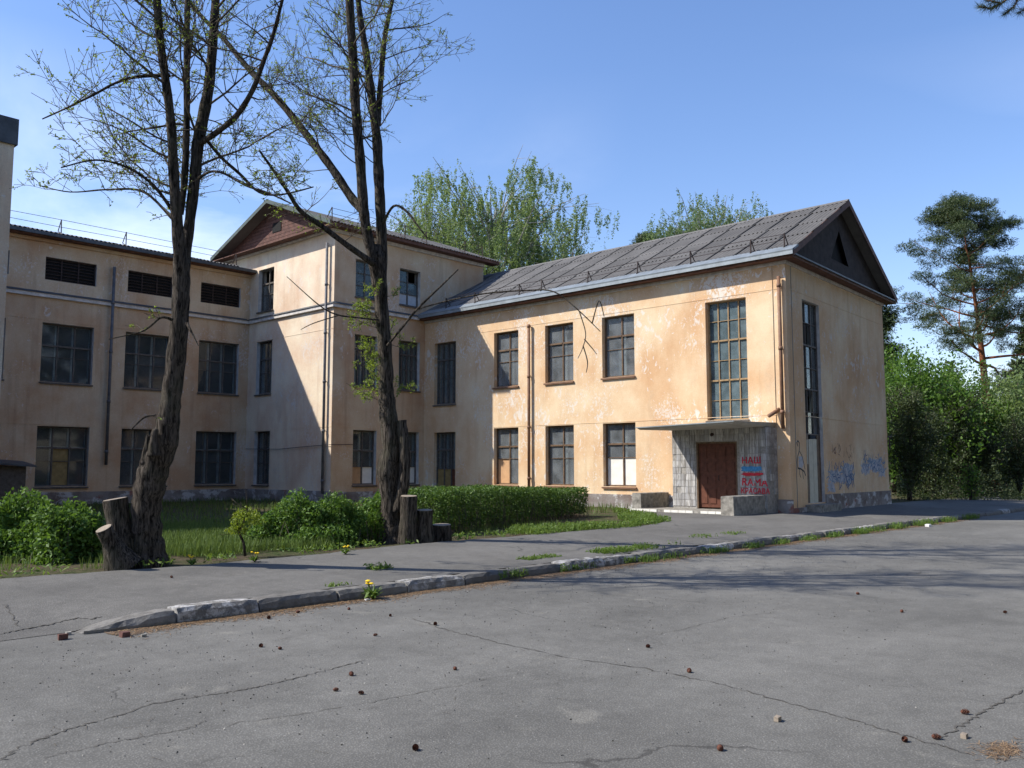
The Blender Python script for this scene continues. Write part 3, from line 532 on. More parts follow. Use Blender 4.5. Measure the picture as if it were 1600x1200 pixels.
# ---- central block roof, ridge along X
OB = .45; YRB = (YI+YB)/2; ZRB = 12.38; ZEB = 10.62; y0e, y1e = YI-OB, YB+OB; xa, xb = XH-.55, XE+.6
mb = MB(); mb.prism([(xa, y0e, ZEB-.07), (xa, YRB, ZRB-.07), (xa, y1e, ZEB-.07), (xa, y1e, ZEB), (xa, YRB, ZRB), (xa, y0e, ZEB)], (xb-xa, 0, 0)); roofC = mb.build('roof', MAT['slate'], B); roofC['label'] = 'corrugated gabled roof of the central block'
uc = unit(np.array([0, YRB-y0e, ZRB-ZEB])); nc = np.array([0, -uc[2], uc[1]]); Lc = np.linalg.norm([YRB-y0e, ZRB-ZEB])
for r in range(3):
    x = xa+.55
    while x < xb-.3: place_sheet(corr_mesh(1.1, 1.62), np.array([x, y0e, ZEB])+uc*(r*1.55-.05)+nc*.012, (1, 0, 0), uc, nc, roofC); x += 1.045
mb = MB(); mb.box(xa+.02, xb-.02, y0e+.03, YI, 10.50, 10.55); mb.box(xa+.02, XH, YI+.001, YB+.3, 10.50, 10.53); mb.build('soffit', MAT['soffit'], roofC)
mb = MB(); mb.box(xa, xb, y0e-.01, y0e+.015, 10.50, 10.67); mb.build('fascia', MAT['soffit'], roofC)
mb = MB(); mb.box(XH-.10, XE, YI-.09, YI, 10.36, 10.497); mb.box(XH-.16, XH-.0005, YI-.088, YB+.05, 10.44, 10.575); mb.build('cornice', MAT['white_trim'], roofC)
nb_ = 12
for k in range(nb_):           # horizontal red boards of the gable
    za = 10.575+k*(1.72/nb_); zb = za+1.72/nb_-.012; f = lambda z: (z-ZEB+.07)/(ZRB-ZEB); ya, yb_ = y0e+(YRB-y0e)*max(0, f(za)), y1e-(y1e-YRB)*max(0, f(za)); yc, yd = y0e+(YRB-y0e)*min(1, max(0, f(zb))), y1e-(y1e-YRB)*min(1, max(0, f(zb)))
    mb = MB(); xo = XH-.02-random.uniform(0, .012); mb.prism([(xo, ya, za), (xo, yb_, za), (xo, yd, zb), (xo, yc, zb)], (.03, 0, 0)); mb.build('gable_board', MAT['redgable'], roofC)
mb = MB(); mb.box(XH-.05, XH-.0, 31.85, 32.5, 11.15, 11.55); mb.build('gable_vent', MAT['black'], roofC)
mb = MB()
for yy in (y0e, y1e): mb.prism([(xa-.02, yy, ZEB-.10), (xa-.02, YRB, ZRB-.10), (xa-.02, YRB, ZRB+.07), (xa-.02, yy, ZEB+.07)], (.025, 0, 0))
mb.build('verge_board', MAT['green_metal'], roofC)
# ---- left range roof
mb = MB(); yj = YJ-.42; zj = 9.74; mb.prism([(XL-.3, yj, zj-.05), (XL-.3, 38.7, zj+1.05), (XL-.3, 43.6, zj-.05), (XL-.3, 43.6, zj), (XL-.3, 38.7, zj+1.1), (XL-.3, yj, zj)], (XH+.02-XL+.3, 0, 0)); roofJ = mb.build('roof', MAT['slate'], B); roofJ['label'] = 'low corrugated roof of the left range'
uj = unit(np.array([0, 38.7-yj, 1.1])); nj = np.array([0, -uj[2], uj[1]])
for r in range(3):
    x = XW+.3
    while x < XH-.5: place_sheet(corr_mesh(1.1, 1.62), np.array([x, yj-.05, zj])+uj*(r*1.56)+nj*.012, (1, 0, 0), uj, nj, roofJ); x += 1.045
mb = MB(); mb.box(XL, XH-.02, yj, YJ-.001, 9.58, 9.66); mb.build('soffit', MAT['soffit'], roofJ); mb = MB(); mb.box(XL, XH-.02, yj-.09, yj-.01, 9.62, 9.74); mb.build('gutter', MAT['metal_dark'], roofJ); mb = MB(); mb.box(XW, XH-.001, YJ-.1, YJ-.0005, 9.46, 9.578); mb.build('cornice', MAT['plaster_j'], roofJ)
# ---- snow-guard rails on the roofs: brackets and two wires each
def rail(parent, pts, d, hgt=.55, back=.32, wires=(.33, .6)):
    d = np.array(d, float); mbw = MB(); tops = []
    for p in pts:
        p = np.array(p, float); mb = MB(); lean = d*random.uniform(-.04, .06); t = p+np.array([0, 0, hgt])+lean; mb.tube([p, t], .022, 5); mb.tube([p+d*back+np.array([0, 0, back*.5]), t], .018, 5); mb.tube([p-d*.05, p+d*back+np.array([0, 0, back*.5])], .016, 5); mb.build('rail_bracket', MAT['iron'], parent); tops.append((p, t))
    for w in (.5, .96):
        mbw.tube([a+(b-a)*w+np.array([0, 0, random.uniform(-.02, .02)]) for a, b in tops], .009, 4)
    mbw.build('rail_wire', MAT['iron'], parent)
rail(roofW, [(XF-.15, y, 7.80) for y in (11.75, 12.85, 14.97, 17.07, 19.2, 21.4, 22.5, 24.9, 26.6)], (1, 0, 0), .43, .24)
rail(roofC, [(x, YI-.2, 10.78) for x in (19.75, 23.4, 24.6, 26.85, 28.0)], (0, 1, 0), .5)
rail(roofJ, [(x, YJ-.1, 9.86) for x in (9.7, 12.15, 14.55, 17, 19.3)], (0, 1, 0), .55)
# ---- downpipes
def pipe(x, y, z0, z1, mat, n, r=.055, bend=None, name='downpipe'):
    mb = MB(); mb.tube([(x, y, z0), (x, y, z1)]+([bend] if bend else []), r, 10); k = z0+.5
    while k < z1: mb.tube([(x, y, k-.05), (x, y, k+.05)], r*1.25, 10); mb.obox((x-.012 if n[0] == 0 else x, y-.012 if n[1] == 0 else y, k-.012), (.024, 0, 0) if n[0] == 0 else (-n[0]*.12, 0, 0), (0, .024, 0) if n[1] == 0 else (0, -n[1]*.12, 0), (0, 0, .024)); k += 1.9
    return mb.build(name, mat, B, True)
pipe(XF-.12, 22.05, .35, 6.62, MAT['pipe_brown'], (-1, 0)); pipe(XF-.12, 11.98, 2.38, 6.95, MAT['pipe_brown'], (-1, 0)); pipe(XH-.12, 28.42, .25, 10.0, MAT['pipe_grey'], (-1, 0)); pipe(14.14, YJ-.12, 1.35, 8.95, MAT['pipe_grey'], (0, -1))
mb = MB(); mb.tube([(XF+.05, 12.15, 2.98), (XF-.35, 12.3, 2.76)], .06, 10); mb.build('pipe_stub', MAT['pipe_brown'], B, True)
# ---- entrance portal: tile-clad box, door, canopy, step, parapets, graffiti
XP, YP0, YP1 = 24.05, 12.24, 15.46; ZP = 2.42; DY0, DY1, DZ = 13.20, 14.60, 2.02
mb = MB(); mb.box(XP+.015, XF, YP0+.015, DY0, -.5, ZP); mb.box(XP+.015, XF, DY1, YP1, -.5, ZP); mb.box(XP+.015, XF, DY0, DY1, DZ, ZP); portal = mb.build('entrance_portal', MAT['tile_bed'], B); portal['label'] = 'tiled porch around the dark red double door'
_t = {}
def tilep(y, z, w, h, face='x'):
    jw_ = random.uniform(.000, .006)
    if face == 'x': slab('facing_tile', (XP+.01-jw_, y, z), (0, -1, 0), (-1, 0, 0), w-.010, .02, h-.010, MAT['tile'], portal)
    else: slab('facing_tile', (y, YP0+.01-jw_, z), (1, 0, 0), (0, -1, 0), w-.010, .02, h-.010, MAT['tile'], portal)
th_, tw_ = .2, .17; z = .05
while z < ZP-.08:
    h = min(th_, ZP-z); y = YP0+.02
    while y < YP1-.04:
        w = min(tw_, YP1-y); ym = y+w/2
        if not (DY0-.02 < ym < DY1+.02 and z < DZ-.02) and not (ym < YP0+.3 and z < .9 and random.random() < .5) and random.random() > .04:
            if y+w > DY0 and y < DY0 and z < DZ: w = DY0-y
            tilep(y+w/2, z+h/2, w, h)
        y += tw_
    x = XP
    while x < XF-.05:
        w = min(.225, XF-x)
        if not (z < 1.25 and x < XP+.2) and not (z < .85 and x < XP+.42) and not (z < .3): tilep(x+w/2, z+h/2, w, h, 'y')
        x += .225
    z += th_
# door
door = MB(); door.box(XP+.10, XP+.15, DY0+.05, DY1-.05, .03, DZ-.05); dr = door.build('door', MAT['door'], B); dr['label'] = 'dark red panelled double door'
mb = MB(); mb.box(XP+.02, XP+.18, DY0, DY0+.05, 0, DZ); mb.box(XP+.02, XP+.18, DY1-.05, DY1, 0, DZ); mb.box(XP+.02, XP+.18, DY0+.05, DY1-.05, DZ-.05, DZ); mb.build('door_frame', MAT['frame'], dr)
for leaf in range(2):
    ya = DY0+.06+leaf*.65
    for cxx in range(2):
        for rr_, (za, zb) in enumerate([(.12, .62), (.70, 1.02), (1.10, 1.42), (1.5, 1.9)]):
            y_ = ya+.04+cxx*.295; mb = MB(); mb.prism([(XP+.099, y_, za), (XP+.099, y_+.265, za), (XP+.099, y_+.265, zb), (XP+.099, y_, zb)], (-.004, 0, 0)); a_ = .03; mb.prism([(XP+.095, y_+a_, za+a_), (XP+.095, y_+.265-a_, za+a_), (XP+.095, y_+.265-a_, zb-a_), (XP+.095, y_+a_, zb-a_)], (-.016, 0, 0)); mb.build('door_panel', MAT['door'], dr)
mb = MB(); mb.tube([(XP+.09, 13.86, 1.0), (XP+.05, 13.86, 1.0), (XP+.05, 13.86, .86), (XP+.09, 13.86, .86)], .010, 6); mb.build('door_handle', MAT['iron'], dr)
mb = MB(); mb.tube([(XP+.0, 14.0, 2.25), (XP-.06, 14.0, 2.25), (XP-.09, 14.0, 2.20)], [.045, .05, .035], 8); mb.build('porch_lamp', MAT['iron'], B)
# canopy
mb = MB(); zt = 2.56; cp = [(22.20, 12.30), (XF-.002, 12.22), (XF-.002, 17.0), (24.25, 17.0)]; top = [(x, y, zt) for x, y in cp]; bot = [(x+(.12 if x < 24 else 0), y+(.10 if y < 13 else -.1), zt-(.09 if x < 24.3 else .16)) for x, y in cp]
top = [(22.2, 12.26, 2.525), (XF-.002, 12.22, 2.575), (XF-.002, 15.60, 2.54), (22.42, 15.70, 2.455)]; bot = [(22.28, 12.36, 2.45), (XF-.002, 12.30, 2.421), (XF-.002, 15.52, 2.421), (22.50, 15.60, 2.385)]
mb.add(top+bot, [(0, 1, 2, 3), (7, 6, 5, 4), (0, 4, 5, 1), (1, 5, 6, 2), (2, 6, 7, 3), (3, 7, 4, 0)]); mb.build('canopy', MAT['canopy'], B)
mb = MB(); mb.add([(22.185, 12.25, 2.535), (22.405, 15.71, 2.465), (22.405, 15.71, 2.435), (22.185, 12.25, 2.505), (22.21, 12.25, 2.535), (22.43, 15.71, 2.465), (22.43, 15.71, 2.435), (22.21, 12.25, 2.505)], [(0, 3, 2, 1), (4, 5, 6, 7), (0, 1, 5, 4), (3, 7, 6, 2)]); mb.build('canopy_drip_edge', MAT['metal'], B)
mb = MB(); mb.box(22.75, XP+.1, 12.62, 16.3, -.5, -.015); stp = mb.build('entrance_step', MAT['concrete'], B)
for k in range(13):
    y = 12.95+k*.25
    if k in (3, 8): continue
    slab('step_tile', (22.742, y+.12, -.055), (0, -1, 0), (-1, 0, 0), .235, .02, .075, MAT['white_board'], stp)
def parapet(x0, x1, y0, y1, z1, lab):
    mb = MB(); b = .02; nx = 10
    for i in range(nx+1):
        x = x0+(x1-x0)*i/nx; j = lambda: random.uniform(-.008, .008); mb.v += [(x, y0+j(), -.4), (x, y0+j(), z1-b+j()), (x, y0+b, z1+j()*.5), (x, y1-b, z1+j()*.5), (x, y1+j(), z1-b), (x, y1, -.4)]
    for i in range(nx):
        for k in range(5): s = i*6+k; mb.f.append((s, s+6, s+7, s+1)); mb.m.append(0)
    mb.f.append(tuple(range(6))); mb.m.append(0); mb.f.append(tuple(range(nx*6, nx*6+6))[::-1]); mb.m.append(0); o = mb.build('parapet', MAT['concrete'], B); o['label'] = lab
parapet(22.2, XP+.013, 12.32, 12.72, .44, 'concrete parapet right of the entrance step'); parapet(23.1, XF-.052, 16.02, 16.35, .45, 'concrete parapet left of the entrance step')
# graffiti lettering (thin paint on the tiles and the gable wall)
def text(s, loc, size, mat, e, n, parent=portal, shear=0, squash=1.0):
    cu = bpy.data.curves.new('lettering', 'FONT'); cu.body = s; cu.size = size; cu.bevel_depth = size*.022; cu.bevel_resolution = 0; cu.extrude = .0005; cu.shear = shear; cu.resolution_u = 3; cu.space_character = 1.05; t = bpy.data.objects.new('tmp', cu); COL.objects.link(t)
    dg = bpy.context.evaluated_depsgraph_get(); me = bpy.data.meshes.new_from_object(t.evaluated_get(dg)); bpy.data.objects.remove(t)
    me.materials.clear(); me.materials.append(mat); o = link('graffiti_lettering', me, parent); o.matrix_basis = Matrix.Translation(Vector(loc)) @ Matrix((Vector(e)*squash, Vector((0, 0, 1)), Vector(n))).transposed().to_4x4(); return o
xg = XP-.014
text('НАШ', (xg, 13.04, 1.36), .26, MAT['red_paint'], (0, -1, .02), (-1, 0, 0), squash=1.0); text('RAMA', (xg, 13.06, .72), .30, MAT['red_paint'], (0, -1, -.06), (-1, 0, 0), squash=.98); text('КРАСАВА', (xg, 13.09, .48), .22, MAT['red_paint'], (0, -1, -.01), (-1, 0, 0), squash=.86)
def blob(name, o, e, n, w, h, mat, parent, j=.18, seed=0, k=28):
    rr = random.Random(seed); o, e, n = (np.array(q, float) for q in (o, e, n)); mb = MB(); pts = []
    for i in range(k):
        a = 2*math.pi*i/k; ca, sa = math.cos(a), math.sin(a); q = 1/max(abs(ca), abs(sa))**.7; r = q*(1+rr.uniform(-j, j)); pts.append(o+e*(w/2*ca*r)+np.array([0, 0, h/2*sa*r]))
    mb.prism(pts, n*.002); return mb.build(name, mat, parent)
blob('graffiti_stripe', (xg, 12.72, 1.20), (0, -1, 0), (-1, 0, 0), .66, .15, MAT['blue_paint'], portal, .16, 3); blob('graffiti_stripe', (xg-.002, 12.72, 1.04), (0, -1, 0), (-1, 0, 0), .68, .09, MAT['red_paint'], portal, .2, 5)
def scribble(s0, s1, z0, z1, mat, n, seed, w=.028, tall=.3):
    rr = random.Random(seed); mb = MB()
    for _ in range(n):
        s = rr.uniform(s0, s1); z = rr.uniform(z0, z1); pts = [(s, z)]; ang = rr.choice((math.pi/2, math.pi/2, 0, 2.2, .9))+rr.uniform(-.3, .3)
        for k in range(5): ang += rr.uniform(-.55, .55); s += math.cos(ang)*tall/5; z += math.sin(ang)*tall/5; pts.append((s, z))
        d = .004+rr.uniform(0, .004)
        for i in range(5):
            a, b = np.array(pts[i]), np.array(pts[i+1]); t = b-a; t = t/(np.linalg.norm(t)+1e-9); nn = np.array([-t[1], t[0]])*w/2*rr.uniform(.6, 1.2); mb.quad(*[gp(*q, d+i*.0003) for q in (a-nn, b-nn, b+nn, a+nn)])
    return tag(mb.build('graffiti_scrawl', mat, B), kind='stuff')
for k, (s, z, w, h) in enumerate([(3.6, .95, 1.5, .55), (4.7, 1.05, 1.4, .8), (7.6, 1.35, 1.9, .65), (6.5, 1.2, 1.0, .5), (8.3, 1.1, .9, .5), (3.2, .62, .8, .4)]): blob('smeared_paint', gp(s, z, .0008+.0003*k), EG, NG, w*.8, h*.75, MAT['smear'], B, .3, 40+k, 40)
scribble(2.95, 5.4, .55, 1.25, MAT['faded_blue'], 60, 1); scribble(3.6, 5.3, .5, 1.2, MAT['navy_paint'], 26, 2); scribble(6.3, 8.6, 1.05, 1.6, MAT['faded_blue'], 60, 3); scribble(6.4, 8.3, 1.1, 1.65, MAT['navy_paint'], 16, 4, .022); scribble(3.0, 5.6, 1.55, 1.85, MAT['soffit'], 22, 6, .02, .22)
mb = MB()           # bird drawing beside the boarded door: neck, body, legs
for pts, w in [([(.55, 1.88), (.48, 1.98), (.56, 2.04), (.66, 1.98), (.68, 1.85), (.62, 1.7), (.52, 1.58), (.46, 1.4), (.50, 1.22)], .045), ([(.50, 1.22), (.72, 1.20), (.98, 1.12), (1.08, 1.0)], .05), ([(.68, 1.72), (.85, 1.58), (.95, 1.4), (1.04, 1.2)], .035), ([(.62, 1.2), (.62, 1.05), (.70, .95)], .03), ([(.85, 1.14), (.9, .9)], .03)]:
    for a, b in zip(pts, pts[1:]):
        a, b = np.array(a), np.array(b); t = (b-a)/np.linalg.norm(b-a); nn = np.array([-t[1], t[0]])*w/2; mb.quad(*[gp(*q, .004) for q in (a-nn-t*.01, b-nn+t*.01, b+nn+t*.01, a+nn-t*.01)])
mb.build('wall_drawing', MAT['dark_paint'], B); blob('wall_drawing', gp(.76, 1.4, .0012), EG, NG, .36, .36, MAT['smear'], B, .2, 77)
# ---- low basement lean-to at far left and service cable
mb = MB(); mb.box(8.9, 11.0, 33.0, YJ-.06, -.3, 1.30); lt = mb.build('lean_to', MAT['frame_grey'], B); mb = MB(); mb.add([(8.7, 32.75, 1.44), (11.25, 32.75, 1.26), (11.25, YJ-.06, 1.42), (8.7, YJ-.06, 1.60), (8.7, 32.75, 1.50), (11.25, 32.75, 1.32), (11.25, YJ-.06, 1.48), (8.7, YJ-.06, 1.66)], [(3, 2, 1, 0), (4, 5, 6, 7), (0, 1, 5, 4), (1, 2, 6, 5), (2, 3, 7, 6), (3, 0, 4, 7)]); mb.build('lean_to_roof', MAT['metal_dark'], lt)
mb = MB(); mb.tube([(XH-.06, YJ-.1, 2.05), (XH-.07, 31.5, 2.0), (XH-.06, 29.5, 2.08), (XH-.06, YI-.06, 2.12), (21.05, YI-.05, 2.15)], .012, 5); mb.build('wall_cable', MAT['iron'], B)
mb = MB(); mb.tube([R1+np.array([.02, .0, 2.4]), R1+np.array([.5, 0, 2.42])], .02, 6); mb.tube([R1+np.array([.05, -.06, 2.4]), R1+np.array([.05, -.06, 1.95])], .03, 6); mb.build('wall_bracket', MAT['iron'], B)

# ------------------------------------------------------------------ trees in front
def polypts(tr, depth, dd=(0, 0)):
    n = len(tr); P, Rr = [], []
    for i, (x, y, w) in enumerate(tr):
        d = depth+dd[0]+(dd[1]-dd[0])*i/max(1, n-1); P.append(at(x, y, d)); Rr.append(w/2*d/FPX)
    return P, Rr
def smoothp(P, Rr, k=4):
    P = np.array(P); Rr = np.array(Rr); Q, S = [], []; n = len(P)
    for i in range(n-1):
        p0, p1, p2, p3 = P[max(i-1, 0)], P[i], P[i+1], P[min(i+2, n-1)]
        for t in np.arange(k)/k:
            Q.append(.5*((2*p1)+(-p0+p2)*t+(2*p0-5*p1+4*p2-p3)*t*t+(-p0+3*p1-3*p2+p3)*t**3)); S.append(Rr[i]*(1-t)+Rr[i+1]*t)
    Q.append(P[-1]); S.append(Rr[-1]); return Q, S
class Grow:
    def __init__(s, seed): s.mb = MB(); s.leaf = []; s.r = np.random.default_rng(seed)
    def branch(s, p, d, L, r0, lvl, leafy=1.0, droop=0.0, upc=0.25):
        r = s.r; n = max(3, int(L/.16)) if lvl < 3 else 3; p = np.array(p, float); d = unit(np.array(d, float)); pts = [p]; st = L/n
        for i in range(n):
            d = unit(d+r.normal(0, .13 if lvl < 3 else .2, 3)+np.array([0, 0, upc*.10-droop*.2*(i/n)])); p = p+d*st; pts.append(p)
        rad = [max(.0034, r0*(1-.85*i/n)) for i in range(n+1)]; s.mb.tube(pts, rad, 5 if lvl == 1 else (4 if lvl == 2 else 3), cap=False)
        if lvl < 3:
            k = int(L*(4.6 if lvl == 1 else 4.6)+r.uniform(.5, 1.8))
            for q in range(k):
                f = r.uniform(.18, 1); i = min(n-1, int(f*n)); a = pts[i]; t = unit(pts[i+1]-pts[i]); o = unit(np.cross(t, r.normal(size=3))); nd = unit(t*r.uniform(.5, 1.0)+o*r.uniform(.5, 1)+np.array([0, 0, .15]))
                s.branch(a, nd, L*r.uniform(.22, .5)*(1-f*.4)+.08, rad[i]*.55, lvl+1, leafy, droop, upc)
        nl = int(leafy*(.95 if lvl == 3 else (1.6 if lvl == 2 else .6))+r.uniform(0, 1))
        for q in range(nl):
            f = r.uniform(.35, 1); i = min(n-1, int(f*n)); c = pts[i]+(pts[i+1]-pts[i])*r.uniform(); m = int(r.integers(2, 5))
            for _ in range(m): s.leaf.append(c+r.normal(0, .018, 3))
def spawn(g, P, Rr, spacing, lo, hi, Lr, rr, leafy=1, side=None, droop=.0, upc=.4, el=(.1, .9)):
    P = np.array(P); seg = np.linalg.norm(np.diff(P, axis=0), axis=1); cum = np.concatenate([[0], np.cumsum(seg)]); T = cum[-1]; s = T*lo
    while s < T*hi:
        i = min(len(seg)-1, int(np.searchsorted(cum, s)-1)); i = max(i, 0); f = (s-cum[i])/max(seg[i], 1e-6); p = P[i]+(P[i+1]-P[i])*f; a = g.r.uniform(0, 2*math.pi); d = np.array([math.cos(a), math.sin(a), 0])
        if side is not None and g.r.random() < .75: d = unit(d*.7+np.array(side)*1.0)
        d[2] = g.r.uniform(*el); r0 = min(Rr[i]*.45, g.r.uniform(*rr)); g.branch(p+unit(d)*Rr[i]*.5, d, g.r.uniform(*Lr)*(1-.35*(s/T)), r0, 1, leafy, droop, upc); s += spacing*g.r.uniform(.5, 1.5)
def trunk_mesh(name, parts, parent, mat, sides=14):
    mb = MB()
    for P, Rr in parts:
        Q, S = smoothp(P, Rr, 5); mb.tube(Q, [r*(1+.05*math.sin(i*1.7)) for i, r in enumerate(S)], sides if max(S) > .05 else 7, jit=.035 if max(S) > .1 else 0)
    return mb.build(name, mat, parent, True)
def front_tree(name, label, depth, main, limbs, seed, conf, extra=None):
    root = tag(empty(name, tuple(at(main[0][0], main[0][1], depth))), label, 'tree', 'leafing trees on the grass verge'); P0 = polypts(main, depth); parts = [P0]; g = Grow(seed)
    P0[0][0] = P0[0][0]-np.array([0, 0, .25])
    for tr, dd, cf in limbs:
        P, Rr = polypts(tr, depth, dd); Q, S = smoothp(P, Rr, 4); parts.append((P, Rr))
        if cf: spawn(g, Q, S, *cf[:6], **(cf[6] if len(cf) > 6 else {}))
    if extra: extra(g, P0)
    trunk_mesh('trunk', parts, root, MAT['bark']); g.mb.build('twigs', MAT['twig'], root, True)
    quads_mesh('crown', leafquads(np.array(g.leaf), .021, .5), MAT['leaf_spring'], root); return root
LEFT = tuple(-rt)
c1 = lambda sp, lo=.1, hi=1, L=(1.1, 3.0), r=(.008, .02), **k: (sp, lo, hi, L, r, 1.0, k)
t1m = [(234, 897, 74), (232, 872, 56), (230, 840, 46), (228, 800, 45), (234, 760, 47), (243, 725, 46), (257, 690, 42), (264, 650, 33), (268, 620, 30), (275, 560, 30), (281, 500, 27), (283, 450, 27), (284, 412, 26), (285, 388, 14)]
t1l = [([(283, 455, 20), (281, 410, 19), (277, 350, 18), (272, 280, 16), (267, 190, 14), (258, 120, 13), (249, 50, 13), (242, -60, 12), (234, -200, 9), (226, -340, 5), (222, -460, 2)], (0, -.7), c1(.17, .12, side=LEFT)),
       ([(285, 450, 20), (289, 405, 17), (297, 342, 16), (305, 274, 17), (309, 225, 18), (317, 185, 18), (327, 130, 16), (333, 60, 14), (337, 0, 13), (343, -120, 10), (352, -280, 6), (358, -420, 2)], (0, .7), c1(.19, .15)),
       ([(283, 335, 8), (289, 270, 11), (292, 180, 10), (292, 100, 10), (293, 0, 9), (297, -140, 6), (302, -280, 2)], (.1, .3), c1(.24, .15, 1, (.8, 2.0))),
       ([(312, 224, 10), (340, 206, 9), (370, 180, 9), (395, 140, 8), (412, 95, 7), (428, 50, 6), (441, 0, 5), (460, -80, 4), (470, -170, 2)], (.2, -.5), c1(.24, .2, 1, (.7, 1.8))),
       ([(316, 210, 6), (345, 245, 5), (375, 272, 5), (405, 300, 4), (440, 304, 3), (490, 292, 2)], (.2, 1.0), c1(.2, .3, 1, (.4, 1.1), (.004, .008))),
       ([(311, 278, 5), (330, 268, 4), (352, 272, 4), (385, 290, 4), (420, 302, 3), (455, 318, 2)], (.1, -.8), c1(.2, .3, 1, (.4, 1.1), (.004, .008))),
       ([(266, 118, 6), (215, 120, 5), (180, 130, 4), (150, 146, 4), (110, 166, 3), (66, 186, 2)], (-.3, -1.1), c1(.2, .3, 1, (.5, 1.2), (.004, .008))),
       ([(270, 330, 6), (240, 290, 5), (200, 262, 4), (150, 250, 3), (95, 262, 2)], (-.1, -.9), c1(.18, .2, 1, (.5, 1.2), (.004, .008))),
       ([(272, 345, 5), (225, 300, 4), (170, 296, 3), (110, 300, 2), (62, 290, 1.5)], (.1, .9), c1(.18, .2, 1, (.5, 1.0), (.004, .008))),
       ([(244, 648, 3), (226, 652, 3), (212, 664, 2.5), (205, 672, 2)], (-.3, -.4), c1(.3, .3, 1, (.15, .35), (.003, .005))),
       ([(270, 500, 5), (252, 496, 4), (232, 512, 3), (215, 520, 2), (170, 530, 1.5)], (-.2, -.6), c1(.35, .2, 1, (.3, .6), (.003, .005))),
       ([(292, 505, 5), (297, 515, 4), (305, 530, 2), (310, 540, 1.5)], (-.2, -.4), None),
       ([(240, 712, 22), (240, 692, 13), (243, 670, 9)], (-.2, -.22), None), ([(226, 725, 16), (230, 700, 11), (233, 680, 7)], (-.1, -.1), None)]
front_tree('poplar_tree', 'left leaning dark tree splitting into three tall stems, cut stumps at its foot', 12.1, t1m, t1l, 3, None)
t2m = [(616, 862, 70), (615, 842, 44), (612, 815, 33), (611, 770, 33), (606, 735, 36), (612, 700, 30), (607, 655, 29), (604, 620, 25), (603, 600, 24), (601, 540, 22), (596, 480, 21), (593, 430, 21), (589, 402, 24), (588, 382, 12)]
def ex2(g, P0):      # leafy water shoots on the lower trunk
    Q, S = smoothp(*P0, 5); spawn(g, Q, S, .075, .50, .86, (.35, 1.0), (.004, .008), leafy=4.0, side=LEFT, el=(-.2, .7))
t2l = [([(591, 450, 18), (583, 405, 17), (571, 350, 16), (567, 310, 16), (562, 240, 15), (556, 170, 15), (552, 100, 14), (546, 0, 13), (540, -120, 10), (533, -250, 5), (530, -330, 2)], (0, -.6), c1(.19, .25)),
       ([(595, 446, 18), (597, 400, 17), (595, 340, 16), (592, 280, 16), (589, 220, 15), (583, 170, 13), (573, 90, 11), (562, 20, 9), (555, -60, 7), (547, -180, 4), (543, -280, 2)], (0, .7), c1(.21, .25)),
       ([(590, 196, 10), (594, 140, 9), (601, 60, 8), (613, 0, 6), (628, -80, 4), (642, -160, 2)], (.4, .9), c1(.22, .15, 1, (.9, 2.0))),
       ([(569, 330, 15), (550, 310, 14), (520, 265, 13), (490, 225, 12), (455, 180, 11), (425, 145, 10), (395, 115, 9), (370, 85, 8), (340, 50, 7), (310, 20, 6), (275, -30, 4), (245, -80, 2)], (-.1, 1.2), c1(.22, .15, 1, (.8, 2.2))),
       ([(584, 412, 11), (545, 385, 9), (505, 355, 8), (470, 330, 7), (450, 300, 6), (430, 270, 5), (405, 235, 3)], (-.2, -1.4), c1(.2, .2, 1, (.5, 1.4), (.005, .01))),
       ([(598, 350, 5), (615, 322, 4), (635, 330, 4), (652, 352, 3), (668, 372, 2)], (-.2, -.6), None),
       ([(605, 540, 4), (628, 512, 4), (652, 483, 3.5), (690, 446, 3), (716, 421, 1.5)], (-.3, -.9), None),
       ([(652, 483, 2.6), (700, 470, 2.6), (756, 459, 2.6), (820, 454, 2.4), (866, 456, 2.2), (905, 486, 2), (938, 518, 1.2)], (-.6, -1.6), None),
       ([(905, 486, 1.8), (915, 520, 1.6), (911, 542, 1.4), (903, 560, 1)], (-1.5, -1.6), None), ([(911, 540, 2), (918, 565, 1.8), (916, 582, 1.2)], (-1.5, -1.6), None), ([(913, 530, 2), (926, 545, 1.5), (932, 553, 1.2)], (-1.5, -1.7), None), ([(925, 506, 2), (936, 470, 1.8), (944, 495, 1.2)], (-1.5, -1.5), None),
       ([(592, 500, 3), (556, 496, 2.6), (528, 492, 2.4), (500, 478, 2), (448, 432, 1)], (-.2, -1.2), None), ([(528, 493, 2), (490, 505, 1.6), (470, 515, 1)], (-.6, -.9), None),
       ([(622, 800, 22), (632, 745, 17), (632, 700, 17), (629, 676, 17), (627, 657, 16)], (-.12, -.05), None)]
front_tree('poplar_tree', 'right dark tree with forked trunk standing before the clipped hedge', 16.06, t2m, t2l, 8, None, ex2)
